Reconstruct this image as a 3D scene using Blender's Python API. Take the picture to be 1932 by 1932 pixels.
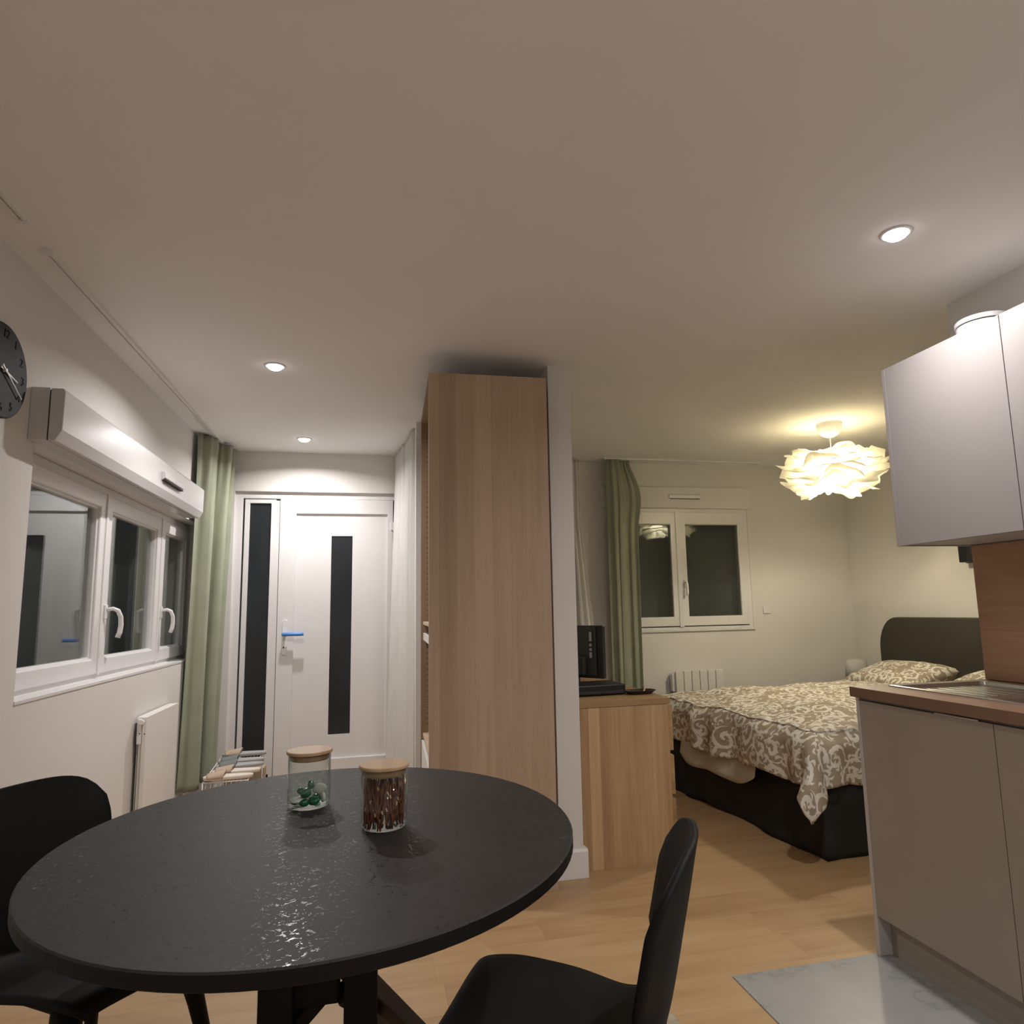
import bpy, bmesh, math, random
from mathutils import Vector, Matrix, noise
random.seed(7)
PI = math.pi
S = bpy.context.scene
COL = S.collection
for o in list(bpy.data.objects):
    bpy.data.objects.remove(o, do_unlink=True)

# ------------------------------------------------------------ camera, world, exposure
CAMH = 1.24
yaw, pit, rol = 2.30580075e-01, 1.36744085e-01, -2.16650331e-02
cyw, syw, cp, sp, cr, sr = math.cos(yaw), math.sin(yaw), math.cos(pit), math.sin(pit), math.cos(rol), math.sin(rol)
F = Vector((syw*cp, cyw*cp, sp)); rt = Vector((cyw, -syw, 0)); up = rt.cross(F)
R = cr*rt + sr*up; U = -sr*rt + cr*up
cd = bpy.data.cameras.new('camera'); cam = bpy.data.objects.new('camera', cd); COL.objects.link(cam)
cam.matrix_world = Matrix(((R.x, U.x, -F.x, 0), (R.y, U.y, -F.y, 0), (R.z, U.z, -F.z, CAMH), (0, 0, 0, 1)))
cd.sensor_width = 36; cd.lens = 36*1286.593/1932
cd.shift_x = -(1007.569-966)/1932; cd.shift_y = (973.739-966)/1932
cd.clip_start = 0.02
S.camera = cam
w = bpy.data.worlds.new('night'); S.world = w; w.use_nodes = True
w.node_tree.nodes['Background'].inputs[0].default_value = (0.010, 0.012, 0.016, 1)
w.node_tree.nodes['Background'].inputs[1].default_value = 0.3
S.view_settings.view_transform = 'Standard'; S.view_settings.look = 'None'
S.view_settings.exposure = 0.13; S.view_settings.gamma = 1
SPOT_W = 13.8; SPOT_COL = (1.0, 0.955, 0.935)
GLOBE_FILL = 7.0; PEND_W = 41.0; PEND_COL = (1.0, 0.90, 0.68)

# ------------------------------------------------------------ room numbers
CEIL = 2.48; XL = -1.20; YF = 5.42; XP0, XP1, YP = 0.85, 0.967, 3.25; XK = 2.35; YK = 2.27; XR = 4.22; YN = -1.7

# ------------------------------------------------------------ materials
def new_mat(name):
    m = bpy.data.materials.new(name); m.use_nodes = True
    nt = m.node_tree; b = nt.nodes['Principled BSDF']
    return m, nt, b
def N(nt, t, **kw):
    n = nt.nodes.new(t)
    for k, v in kw.items():
        if isinstance(k, str) and hasattr(n, k): setattr(n, k, v)
    return n
def math_n(nt, op, a, b=None, c=None):
    n = nt.nodes.new('ShaderNodeMath'); n.operation = op
    for i, v in enumerate((a, b, c)):
        if v is None: continue
        if isinstance(v, (int, float)): n.inputs[i].default_value = v
        else: nt.links.new(v, n.inputs[i])
    return n.outputs[0]
def noise_n(nt, vec, scale, detail=3, rough=0.5, dim='3D'):
    n = nt.nodes.new('ShaderNodeTexNoise'); n.noise_dimensions = dim
    n.inputs['Scale'].default_value = scale; n.inputs['Detail'].default_value = detail
    n.inputs['Roughness'].default_value = rough
    if vec is not None: nt.links.new(vec, n.inputs['Vector'])
    return n.outputs['Fac']
def ramp(nt, fac, stops):
    n = nt.nodes.new('ShaderNodeValToRGB'); e = n.color_ramp.elements
    while len(e) < len(stops): e.new(0.5)
    for el, (p, c) in zip(e, stops):
        el.position = p; el.color = (*c, 1) if len(c) == 3 else c
    nt.links.new(fac, n.inputs[0]); return n.outputs[0]
def bump(nt, b, h, strength=0.1, dist=0.01):
    n = nt.nodes.new('ShaderNodeBump'); n.inputs['Strength'].default_value = strength
    n.inputs['Distance'].default_value = dist; nt.links.new(h, n.inputs['Height'])
    nt.links.new(n.outputs[0], b.inputs['Normal'])
def geo_pos(nt):
    return nt.nodes.new('ShaderNodeNewGeometry').outputs['Position']
def obj_co(nt):
    return nt.nodes.new('ShaderNodeTexCoord').outputs['Object']
def plain(name, col, rough=0.5, metal=0.0, var=0.04, vscale=6, bstr=0.0, bscale=200, spec=0.5):
    m, nt, b = new_mat(name)
    co = obj_co(nt)
    f = noise_n(nt, co, vscale, 4)
    c = ramp(nt, f, [(0.3, tuple(x*(1-var) for x in col)), (0.7, tuple(min(1, x*(1+var)) for x in col))])
    nt.links.new(c, b.inputs['Base Color'])
    b.inputs['Roughness'].default_value = rough; b.inputs['Metallic'].default_value = metal
    b.inputs['Specular IOR Level'].default_value = spec
    if bstr: bump(nt, b, noise_n(nt, co, bscale, 2), bstr, 0.002)
    return m
def wood(name, c_lo, c_hi, across, along, bandw=0.09, rough=0.5, contrast=1.0, seed=0.0, bump_s=0.05):
    """vertical (or lengthwise) stave bands with fine grain; across / along = 'X','Y','Z' of world position"""
    m, nt, b = new_mat(name)
    sep = nt.nodes.new('ShaderNodeSeparateXYZ'); nt.links.new(geo_pos(nt), sep.inputs[0])
    A = sep.outputs[across]; L = sep.outputs[along]
    other = [q for q in 'XYZ' if q not in (across, along)][0]; O = sep.outputs[other]
    wob = noise_n(nt, None, 1)
    cmb = nt.nodes.new('ShaderNodeCombineXYZ')
    nt.links.new(math_n(nt, 'MULTIPLY', A, 1.0), cmb.inputs[0])
    nt.links.new(math_n(nt, 'MULTIPLY', L, 0.35), cmb.inputs[1])
    nt.links.new(math_n(nt, 'MULTIPLY', O, 0.3), cmb.inputs[2])
    warp = noise_n(nt, cmb.outputs[0], 3.0, 2)
    idx = math_n(nt, 'FLOOR', math_n(nt, 'ADD', math_n(nt, 'DIVIDE', A, bandw), seed))
    wn = nt.nodes.new('ShaderNodeTexWhiteNoise'); wn.noise_dimensions = '1D'; nt.links.new(idx, wn.inputs['W'])
    cmb2 = nt.nodes.new('ShaderNodeCombineXYZ')
    nt.links.new(math_n(nt, 'MULTIPLY', A, 60.0), cmb2.inputs[0])
    nt.links.new(math_n(nt, 'MULTIPLY', L, 2.2), cmb2.inputs[1])
    nt.links.new(math_n(nt, 'ADD', math_n(nt, 'MULTIPLY', O, 2.0), math_n(nt, 'MULTIPLY', wn.outputs[0], 20)), cmb2.inputs[2])
    grain = noise_n(nt, cmb2.outputs[0], 1.0, 5, 0.6)
    cmb3 = nt.nodes.new('ShaderNodeCombineXYZ')
    nt.links.new(math_n(nt, 'MULTIPLY', A, 14.0), cmb3.inputs[0])
    nt.links.new(math_n(nt, 'MULTIPLY', L, 0.8), cmb3.inputs[1])
    nt.links.new(math_n(nt, 'MULTIPLY', wn.outputs[0], 31), cmb3.inputs[2])
    broad = noise_n(nt, cmb3.outputs[0], 1.0, 3, 0.5)
    f = math_n(nt, 'ADD', math_n(nt, 'MULTIPLY', wn.outputs[0], 0.42*contrast),
               math_n(nt, 'ADD', math_n(nt, 'MULTIPLY', grain, 0.45), math_n(nt, 'MULTIPLY', broad, 0.45)))
    c = ramp(nt, f, [(0.30, c_lo), (0.95, c_hi)])
    nt.links.new(c, b.inputs['Base Color']); b.inputs['Roughness'].default_value = rough
    bump(nt, b, grain, bump_s, 0.002)
    return m

MAT = {}
MAT['wall'] = plain('wall_paint', (0.74, 0.72, 0.69), 0.85, var=0.015, vscale=2, bstr=0.08, bscale=320, spec=0.2)
MAT['ceiling'] = plain('ceiling_paint', (0.87, 0.865, 0.865), 0.92, var=0.015, vscale=1.5, bstr=0.05, bscale=300, spec=0.1)
MAT['pvc'] = plain('white_pvc', (0.765, 0.755, 0.755), 0.28, var=0.01)
MAT['gloss_white'] = plain('gloss_white_plastic', (0.80, 0.79, 0.79), 0.22, var=0.01)
MAT['shutter_white'] = plain('white_shutter_casing', (0.60, 0.585, 0.585), 0.26, var=0.01)
MAT['rad'] = plain('radiator_enamel', (0.80, 0.77, 0.74), 0.4, var=0.01)
MAT['skirt'] = plain('skirting_paint', (0.80, 0.79, 0.80), 0.5, var=0.01)
MAT['grey_pl'] = plain('grey_plastic', (0.20, 0.20, 0.20), 0.5)
MAT['mid_grey'] = plain('mid_grey_plastic', (0.35, 0.34, 0.33), 0.45)
MAT['black_pl'] = plain('black_plastic', (0.012, 0.012, 0.013), 0.42)
MAT['chair'] = plain('black_chair_shell', (0.0045, 0.0045, 0.005), 0.6, bstr=0.1, bscale=600, spec=0.22)
MAT['tv_back'] = plain('dark_tv_back', (0.035, 0.033, 0.032), 0.5)
MAT['gap'] = plain('dark_slot', (0.02, 0.018, 0.017), 0.7)
MAT['metal'] = plain('brushed_steel', (0.55, 0.55, 0.54), 0.26, metal=1.0, var=0.05, vscale=60)
MAT['chrome'] = plain('chrome', (0.8, 0.8, 0.8), 0.08, metal=1.0, var=0.01)
MAT['blue'] = plain('blue_film', (0.09, 0.27, 0.72), 0.4)
MAT['shutter'] = plain('closed_shutter', (0.060, 0.062, 0.060), 0.7)
MAT['night'] = plain('dark_frosted_glass', (0.016, 0.020, 0.024), 0.30, var=0.3, vscale=3)
MAT['cab_low'] = plain('taupe_cabinet_laminate', (0.33, 0.285, 0.24), 0.5, var=0.02)
MAT['cab_up'] = plain('taupe_laminate_lit_tone', (0.335, 0.31, 0.305), 0.5, var=0.01)  # same laminate as the base units, spotlit look put into a paler tone
MAT['cab_edge'] = plain('cabinet_carcass', (0.50, 0.47, 0.45), 0.5, var=0.01)
MAT['headboard'] = plain('dark_headboard_cloth', (0.052, 0.045, 0.033), 0.85, bstr=0.3, bscale=900)
MAT['skirtcloth'] = plain('black_bed_cover', (0.010, 0.010, 0.010), 0.65, bstr=0.25, bscale=40)
MAT['mattress'] = plain('white_sheet', (0.62, 0.58, 0.49), 0.85, bstr=0.2, bscale=60)
MAT['clockface'] = plain('slate_clock_face', (0.017, 0.017, 0.021), 0.6, var=0.1, spec=0.25)
MAT['clocknum'] = plain('black_numerals', (0.002, 0.002, 0.002), 0.5, spec=0.1)
MAT['clockhand'] = plain('pale_clock_hand', (0.62, 0.62, 0.62), 0.35)
MAT['stone_w'] = plain('pale_pebble', (0.62, 0.64, 0.58), 0.45, var=0.1, vscale=40)
MAT['stone_g'] = plain('green_glass_pebble', (0.010, 0.12, 0.055), 0.18, var=0.3, vscale=60)
MAT['twig'] = plain('red_brown_twig', (0.19, 0.058, 0.026), 0.6, var=0.5, vscale=90, bstr=0.4, bscale=300)
MAT['flake'] = plain('pale_wood_chip', (0.60, 0.42, 0.22), 0.6)
MAT['beige_felt'] = plain('beige_felt', (0.52, 0.40, 0.30), 0.9, bstr=0.4, bscale=400)
MAT['cream_sole'] = plain('cream_insole', (0.76, 0.70, 0.61), 0.85, bstr=0.2, bscale=300)
MAT['grey_felt'] = plain('grey_felt', (0.20, 0.21, 0.21), 0.9, bstr=0.4, bscale=400)
MAT['grey_sole'] = plain('grey_insole', (0.42, 0.42, 0.42), 0.85)
MAT['rug'] = plain('beige_rug_pile', (0.36, 0.31, 0.22), 0.95, var=0.2, vscale=30, bstr=0.8, bscale=150)
MAT['darkwood'] = plain('dark_stained_wood', (0.03, 0.015, 0.010), 0.5)
MAT['lampshade'] = plain('white_lampshade', (0.60, 0.58, 0.56), 0.8)
MAT['wardrobe'] = wood('white_stained_oak', (0.36, 0.25, 0.165), (0.56, 0.425, 0.31), 'X', 'Z', 0.083, 0.55, 0.75, 0.55)
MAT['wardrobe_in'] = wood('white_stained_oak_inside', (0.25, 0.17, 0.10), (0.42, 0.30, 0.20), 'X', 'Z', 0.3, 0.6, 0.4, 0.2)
MAT['wardrobe_edge'] = plain('oak_edge_band', (0.55, 0.42, 0.28), 0.5)
MAT['dresser'] = wood('oak_veneer', (0.36, 0.215, 0.105), (0.70, 0.50, 0.28), 'X', 'Z', 0.055, 0.5, 0.55, 0.3)
MAT['dresser_top'] = wood('oak_veneer_top', (0.25, 0.15, 0.07), (0.56, 0.38, 0.20), 'Y', 'X', 0.3, 0.5, 0.5, 0.1)
MAT['dresser_front'] = wood('oak_veneer_front', (0.25, 0.15, 0.06), (0.58, 0.38, 0.18), 'Z', 'Y', 0.2, 0.5, 0.5, 0.1)
MAT['walnut'] = wood('walnut_backsplash', (0.28, 0.15, 0.082), (0.52, 0.325, 0.20), 'Z', 'Y', 0.17, 0.45, 0.7, 0.4)
MAT['worktop'] = wood('wood_worktop', (0.145, 0.080, 0.050), (0.30, 0.185, 0.122), 'X', 'Y', 0.15, 0.38, 0.4, 0.4)
MAT['bamboo'] = wood('bamboo_lid', (0.36, 0.22, 0.11), (0.62, 0.43, 0.26), 'X', 'Y', 0.03, 0.5, 0.5, 0.4)

def mk_floor():
    m, nt, b = new_mat('oak_laminate')
    sep = nt.nodes.new('ShaderNodeSeparateXYZ'); nt.links.new(geo_pos(nt), sep.inputs[0])
    X, Y = sep.outputs['X'], sep.outputs['Y']
    row = math_n(nt, 'FLOOR', math_n(nt, 'DIVIDE', Y, 0.193))
    wr = nt.nodes.new('ShaderNodeTexWhiteNoise'); wr.noise_dimensions = '1D'; nt.links.new(row, wr.inputs['W'])
    xs = math_n(nt, 'ADD', math_n(nt, 'DIVIDE', X, 1.28), math_n(nt, 'MULTIPLY', wr.outputs[0], 7.3))
    pk = math_n(nt, 'FLOOR', xs)
    cmb = nt.nodes.new('ShaderNodeCombineXYZ'); nt.links.new(row, cmb.inputs[0]); nt.links.new(pk, cmb.inputs[1])
    wp = nt.nodes.new('ShaderNodeTexWhiteNoise'); wp.noise_dimensions = '2D'; nt.links.new(cmb.outputs[0], wp.inputs['Vector'])
    c2 = nt.nodes.new('ShaderNodeCombineXYZ')
    nt.links.new(math_n(nt, 'MULTIPLY', X, 1.6), c2.inputs[0]); nt.links.new(math_n(nt, 'MULTIPLY', Y, 22), c2.inputs[1])
    nt.links.new(math_n(nt, 'MULTIPLY', wp.outputs[0], 40), c2.inputs[2])
    g = noise_n(nt, c2.outputs[0], 1.0, 6, 0.6)
    c3 = nt.nodes.new('ShaderNodeCombineXYZ')
    nt.links.new(math_n(nt, 'MULTIPLY', X, 2.5), c3.inputs[0]); nt.links.new(math_n(nt, 'MULTIPLY', Y, 9), c3.inputs[1])
    nt.links.new(math_n(nt, 'MULTIPLY', wp.outputs[0], 17), c3.inputs[2])
    g2 = noise_n(nt, c3.outputs[0], 1.0, 3, 0.5)
    f = math_n(nt, 'ADD', math_n(nt, 'ADD', 0.06, math_n(nt, 'MULTIPLY', wp.outputs[0], 0.12)), math_n(nt, 'ADD', math_n(nt, 'MULTIPLY', g, 0.5), math_n(nt, 'MULTIPLY', g2, 0.4)))
    c = ramp(nt, f, [(0.30, (0.31, 0.178, 0.078)), (0.55, (0.43, 0.275, 0.138)), (0.85, (0.52, 0.355, 0.198))])
    # seams
    fy = math_n(nt, 'FRACT', math_n(nt, 'DIVIDE', Y, 0.193)); fx = math_n(nt, 'FRACT', xs)
    sy = math_n(nt, 'LESS_THAN', fy, 0.012); sx = math_n(nt, 'LESS_THAN', fx, 0.0018)
    s = math_n(nt, 'MAXIMUM', sy, sx)
    mx = nt.nodes.new('ShaderNodeMixRGB'); mx.blend_type = 'MULTIPLY'; nt.links.new(math_n(nt, 'MULTIPLY', s, 0.22), mx.inputs[0])
    nt.links.new(c, mx.inputs[1]); mx.inputs[2].default_value = (0.35, 0.28, 0.22, 1)
    nt.links.new(mx.outputs[0], b.inputs['Base Color']); b.inputs['Roughness'].default_value = 0.42
    bump(nt, b, g, 0.06, 0.002)
    return m
MAT['floor'] = mk_floor()

def mk_tile():
    m, nt, b = new_mat('grey_marble_tile')
    co = geo_pos(nt)
    wv = noise_n(nt, co, 2.2, 6, 0.65)
    v = math_n(nt, 'ABSOLUTE', math_n(nt, 'SUBTRACT', wv, 0.5))
    c = ramp(nt, v, [(0.0, (0.25, 0.255, 0.25)), (0.025, (0.31, 0.31, 0.30)), (0.2, (0.36, 0.36, 0.345))])
    nt.links.new(c, b.inputs['Base Color']); b.inputs['Roughness'].default_value = 0.3
    return m
MAT['tile'] = mk_tile()

def mk_table():
    m, nt, b = new_mat('dark_slate_tabletop')
    co = geo_pos(nt)
    a = noise_n(nt, co, 3.0, 5, 0.6); d = noise_n(nt, co, 12.0, 4, 0.6)
    f = math_n(nt, 'ADD', math_n(nt, 'MULTIPLY', a, 0.6), math_n(nt, 'MULTIPLY', d, 0.4))
    c = ramp(nt, f, [(0.35, (0.019, 0.0165, 0.0155)), (0.7, (0.029, 0.026, 0.0245))])
    nt.links.new(c, b.inputs['Base Color'])
    v = nt.nodes.new('ShaderNodeTexVoronoi'); v.inputs['Scale'].default_value = 38
    wmix = nt.nodes.new('ShaderNodeMixRGB'); wmix.inputs[0].default_value = 0.06
    nz = nt.nodes.new('ShaderNodeTexNoise'); nz.inputs['Scale'].default_value = 20
    nt.links.new(co, nz.inputs['Vector']); nt.links.new(co, wmix.inputs[1]); nt.links.new(nz.outputs['Color'], wmix.inputs[2])
    nt.links.new(wmix.outputs[0], v.inputs['Vector'])
    mk = math_n(nt, 'GREATER_THAN', noise_n(nt, wmix.outputs[0], 95, 5, 0.7), 0.60)
    nt.links.new(math_n(nt, 'MULTIPLY_ADD', mk, -0.36, 0.56), b.inputs['Roughness'])
    b.inputs['Specular IOR Level'].default_value = 0.26
    bump(nt, b, noise_n(nt, co, 60, 1.5, 0.5), 0.07, 0.003)
    return m
MAT['table_edge'] = plain('black_table_edge', (0.006, 0.005, 0.005), 0.6, spec=0.2)
MAT['table'] = mk_table()

def mk_fabric(name, lo, hi, trans=0.12, scale=350):
    m, nt, b = new_mat(name)
    co = obj_co(nt)
    f = noise_n(nt, co, scale, 2)
    f2 = noise_n(nt, co, 5, 3)
    c = ramp(nt, math_n(nt, 'ADD', math_n(nt, 'MULTIPLY', f, 0.5), math_n(nt, 'MULTIPLY', f2, 0.5)), [(0.3, lo), (0.7, hi)])
    nt.links.new(c, b.inputs['Base Color']); b.inputs['Roughness'].default_value = 0.8
    b.inputs['Sheen Weight'].default_value = 0.15
    tr = nt.nodes.new('ShaderNodeBsdfTranslucent'); nt.links.new(c, tr.inputs[0])
    mx = nt.nodes.new('ShaderNodeMixShader'); mx.inputs[0].default_value = trans
    nt.links.new(b.outputs[0], mx.inputs[1]); nt.links.new(tr.outputs[0], mx.inputs[2])
    nt.links.new(mx.outputs[0], nt.nodes['Material Output'].inputs[0])
    bump(nt, b, f, 0.15, 0.001)
    return m
MAT['green'] = mk_fabric('sage_green_linen', (0.29, 0.315, 0.225), (0.42, 0.445, 0.33), 0.14)
MAT['sheer'] = mk_fabric('white_sheer', (0.80, 0.79, 0.77), (0.88, 0.87, 0.85), 0.3)
MAT['paper'] = mk_fabric('white_crinkled_paper', (0.84, 0.82, 0.74), (0.90, 0.88, 0.82), 0.68, 30)

def mk_duvet():
    m, nt, b = new_mat('taupe_scroll_cotton')
    uv = nt.nodes.new('ShaderNodeTexCoord').outputs['UV']
    # gentle warp so that the scrolls look drawn by hand
    nz = nt.nodes.new('ShaderNodeTexNoise'); nz.inputs['Scale'].default_value = 14; nz.inputs['Detail'].default_value = 2
    nt.links.new(uv, nz.inputs['Vector'])
    wm = nt.nodes.new('ShaderNodeVectorMath'); wm.operation = 'MULTIPLY_ADD'
    nt.links.new(nz.outputs['Color'], wm.inputs[0]); wm.inputs[1].default_value = (0.03,)*3; nt.links.new(uv, wm.inputs[2])
    def scrolls(scale, off, k, arms, thr, rmax):
        ad = nt.nodes.new('ShaderNodeVectorMath'); ad.operation = 'MULTIPLY_ADD'
        nt.links.new(wm.outputs[0], ad.inputs[0]); ad.inputs[1].default_value = (scale,)*3; ad.inputs[2].default_value = (off, off*1.7, 0)
        v = nt.nodes.new('ShaderNodeTexVoronoi'); v.voronoi_dimensions = '2D'; v.inputs['Scale'].default_value = 1; v.inputs['Randomness'].default_value = 0.75
        nt.links.new(ad.outputs[0], v.inputs['Vector'])
        sb = nt.nodes.new('ShaderNodeVectorMath'); sb.operation = 'SUBTRACT'
        nt.links.new(ad.outputs[0], sb.inputs[0]); nt.links.new(v.outputs['Position'], sb.inputs[1])
        sp_ = nt.nodes.new('ShaderNodeSeparateXYZ'); nt.links.new(sb.outputs[0], sp_.inputs[0])
        ang = math_n(nt, 'ARCTAN2', sp_.outputs[1], sp_.outputs[0])
        sc = nt.nodes.new('ShaderNodeSeparateColor'); nt.links.new(v.outputs['Color'], sc.inputs[0])
        sgn = math_n(nt, 'SUBTRACT', math_n(nt, 'MULTIPLY', math_n(nt, 'GREATER_THAN', sc.outputs[0], 0.5), 2), 1)
        ph = math_n(nt, 'ADD', math_n(nt, 'MULTIPLY', math_n(nt, 'MULTIPLY', ang, arms), sgn),
                    math_n(nt, 'ADD', math_n(nt, 'MULTIPLY', v.outputs['Distance'], k), math_n(nt, 'MULTIPLY', sc.outputs[1], 6.28)))
        s = math_n(nt, 'SINE', ph)
        a = math_n(nt, 'GREATER_THAN', s, thr)
        return math_n(nt, 'MULTIPLY', a, math_n(nt, 'LESS_THAN', v.outputs['Distance'], rmax))
    s1 = scrolls(8.0, 0.0, 15.0, 1, 0.28, 0.55)
    s2 = scrolls(14.0, 5.3, 8.0, 3, 0.35, 0.42)
    f = math_n(nt, 'MAXIMUM', s1, s2)
    mx = nt.nodes.new('ShaderNodeMixRGB'); nt.links.new(f, mx.inputs[0])
    mx.inputs[1].default_value = (0.40, 0.325, 0.24, 1); mx.inputs[2].default_value = (0.80, 0.77, 0.69, 1)
    nt.links.new(mx.outputs[0], b.inputs['Base Color']); b.inputs['Roughness'].default_value = 0.8
    bump(nt, b, noise_n(nt, uv, 9, 4, 0.6), 0.5, 0.02)
    return m
MAT['duvet'] = mk_duvet()

def mk_glass(name, tint, ior=1.5, rough=0.0):
    m = bpy.data.materials.new(name); m.use_nodes = True; nt = m.node_tree; nt.nodes.clear()
    out = nt.nodes.new('ShaderNodeOutputMaterial'); mx = nt.nodes.new('ShaderNodeMixShader')
    lw = nt.nodes.new('ShaderNodeLayerWeight'); lw.inputs['Blend'].default_value = 0.5
    f0 = ((ior-1)/(ior+1))**2
    fr = math_n(nt, 'MULTIPLY_ADD', math_n(nt, 'POWER', lw.outputs['Facing'], 5.0), 1-f0, f0)
    t = nt.nodes.new('ShaderNodeBsdfTransparent'); t.inputs[0].default_value = (*tint, 1)
    g = nt.nodes.new('ShaderNodeBsdfGlossy'); g.inputs['Roughness'].default_value = rough; g.inputs[0].default_value = (0.95, 0.97, 0.96, 1)
    nt.links.new(fr, mx.inputs[0]); nt.links.new(t.outputs[0], mx.inputs[1]); nt.links.new(g.outputs[0], mx.inputs[2])
    nt.links.new(mx.outputs[0], out.inputs[0]); return m
MAT['pane'] = mk_glass('window_glass', (0.9, 0.92, 0.91), 1.55)
MAT['jar'] = mk_glass('jar_glass', (0.965, 0.98, 0.97), 1.5)
def mk_emit(name, col, st):
    m = bpy.data.materials.new(name); m.use_nodes = True; nt = m.node_tree; nt.nodes.clear()
    out = nt.nodes.new('ShaderNodeOutputMaterial'); e = nt.nodes.new('ShaderNodeEmission')
    e.inputs[0].default_value = (*col, 1); e.inputs[1].default_value = st; nt.links.new(e.outputs[0], out.inputs[0]); return m
MAT['lens'] = mk_emit('lit_spot_lens', (1.0, 0.965, 0.95), 9)
MAT['bulb'] = mk_emit('lit_bulb', (1.0, 0.92, 0.72), 20)

# ------------------------------------------------------------ mesh helpers
class MB:
    def __init__(s): s.bm = bmesh.new(); s.uv = None
    def box(s, x0, x1, y0, y1, z0, z1, M=None):
        vs = [s.bm.verts.new((x, y, z)) for x in (x0, x1) for y in (y0, y1) for z in (z0, z1)]
        if M is not None:
            for v in vs: v.co = M @ v.co
        for f in ((0,1,3,2),(4,6,7,5),(0,4,5,1),(2,3,7,6),(0,2,6,4),(1,5,7,3)):
            s.bm.faces.new([vs[i] for i in f])
        return s
    def prism(s, pts, a, b, axis='Y', M=None):
        """pts: 2D outline; extruded from a to b along axis. X->(y,z) Y->(x,z) Z->(x,y)"""
        def P(p, t):
            q = {'X': (t, p[0], p[1]), 'Y': (p[0], t, p[1]), 'Z': (p[0], p[1], t)}[axis]
            return Vector(q)
        A = [s.bm.verts.new(P(p, a)) for p in pts]; B = [s.bm.verts.new(P(p, b)) for p in pts]
        if M is not None:
            for v in A+B: v.co = M @ v.co
        n = len(pts)
        s.bm.faces.new(A); s.bm.faces.new(B[::-1])
        for i in range(n): s.bm.faces.new((A[i], B[i], B[(i+1) % n], A[(i+1) % n]))
        return s
    def rings(s, rings, cap=True, closed=True):
        R_ = [[s.bm.verts.new(p) for p in r] for r in rings]
        n = len(R_[0])
        for a, b in zip(R_, R_[1:]):
            for i in range(n if closed else n-1):
                s.bm.faces.new((a[i], a[(i+1) % n], b[(i+1) % n], b[i]))
        if cap: s.bm.faces.new(R_[0][::-1]); s.bm.faces.new(R_[-1])
        return s
    def tube(s, pts, rad, n=10, flat=1.0):
        pts = [Vector(p) for p in pts]
        if isinstance(rad, (int, float)): rad = [rad]*len(pts)
        rings = []; prev = None
        for i, p in enumerate(pts):
            t = (pts[min(i+1, len(pts)-1)] - pts[max(i-1, 0)]).normalized()
            if prev is None:
                a = Vector((0, 0, 1)) if abs(t.z) < 0.9 else Vector((1, 0, 0)); u = t.cross(a).normalized()
            else: u = (prev - t*prev.dot(t)).normalized()
            prev = u; v = t.cross(u)
            rings.append([p + rad[i]*(math.cos(2*PI*k/n)*u + flat*math.sin(2*PI*k/n)*v) for k in range(n)])
        return s.rings(rings)
    def cyl(s, c, r, h, n=32, r2=None, axis='Z'):
        r2 = r if r2 is None else r2; c = Vector(c); rg = []
        for rr, t in ((r, 0), (r2, h)):
            ring = []
            for k in range(n):
                a, b = rr*math.cos(2*PI*k/n), rr*math.sin(2*PI*k/n)
                ring.append(c + Vector({'Z': (a, b, t), 'X': (t, a, b), 'Y': (a, t, b)}[axis]))
            rg.append(ring)
        return s.rings(rg)
    def lathe(s, prof, c, n=32, cap=False):
        """closed profile loop (r, z) revolved"""
        c = Vector(c); rings = []
        for k in range(n):
            a = 2*PI*k/n
            rings.append([s.bm.verts.new(c + Vector((r*math.cos(a), r*math.sin(a), z))) for r, z in prof])
        m = len(prof)
        for k in range(n):
            A, B = rings[k], rings[(k+1) % n]
            for i in range(m if cap else m-1):
                s.bm.faces.new((A[i], B[i], B[(i+1) % m], A[(i+1) % m]))
        return s
    def grid(s, fn, nu, nv, uvfn=None, closed_u=False):
        V = [[s.bm.verts.new(fn(i/nu, j/nv)) for j in range(nv+1)] for i in range(nu + (0 if closed_u else 1))]
        if uvfn: lay = s.bm.loops.layers.uv.verify()
        for i in range(nu):
            for j in range(nv):
                i2 = (i+1) % nu if closed_u else i+1
                f = s.bm.faces.new((V[i][j], V[i2][j], V[i2][j+1], V[i][j+1])); f.smooth = True
                if uvfn:
                    for l, (a, b) in zip(f.loops, ((i, j), (i+1, j), (i+1, j+1), (i, j+1))):
                        l[lay].uv = uvfn(a/nu, b/nv)
        return s
    def build(s, name, mat, parent=None, local=False, bevel=0.0, smooth=False, thick=0.0, seg=2, sub=0, angle=35, off=0.0):
        bmesh.ops.remove_doubles(s.bm, verts=s.bm.verts, dist=1e-6)
        bmesh.ops.recalc_face_normals(s.bm, faces=s.bm.faces)
        if parent is not None and not local: org = Vector(parent.location) if parent.type == 'EMPTY' else Vector(parent['_org'])
        elif parent is not None: org = Vector((0, 0, 0)) if parent.type == 'EMPTY' else Vector(parent['_lorg'])
        else:
            xs = [v.co for v in s.bm.verts]
            mn = Vector([min(c[i] for c in xs) for i in range(3)]); mxx = Vector([max(c[i] for c in xs) for i in range(3)])
            org = Vector(((mn.x+mxx.x)/2, (mn.y+mxx.y)/2, mn.z))
        for v in s.bm.verts: v.co -= org
        me = bpy.data.meshes.new(name); s.bm.to_mesh(me); s.bm.free()
        o = bpy.data.objects.new(name, me); COL.objects.link(o); me.materials.append(mat if not isinstance(mat, str) else MAT[mat])
        if parent is None: o.location = org
        else: o.parent = parent
        o['_org'] = list(org); o['_lorg'] = list(org) if local or parent is None else [0, 0, 0]
        if parent is not None and not local:
            o['_org'] = list(org)
        if smooth:
            for p in me.polygons: p.use_smooth = True
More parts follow.
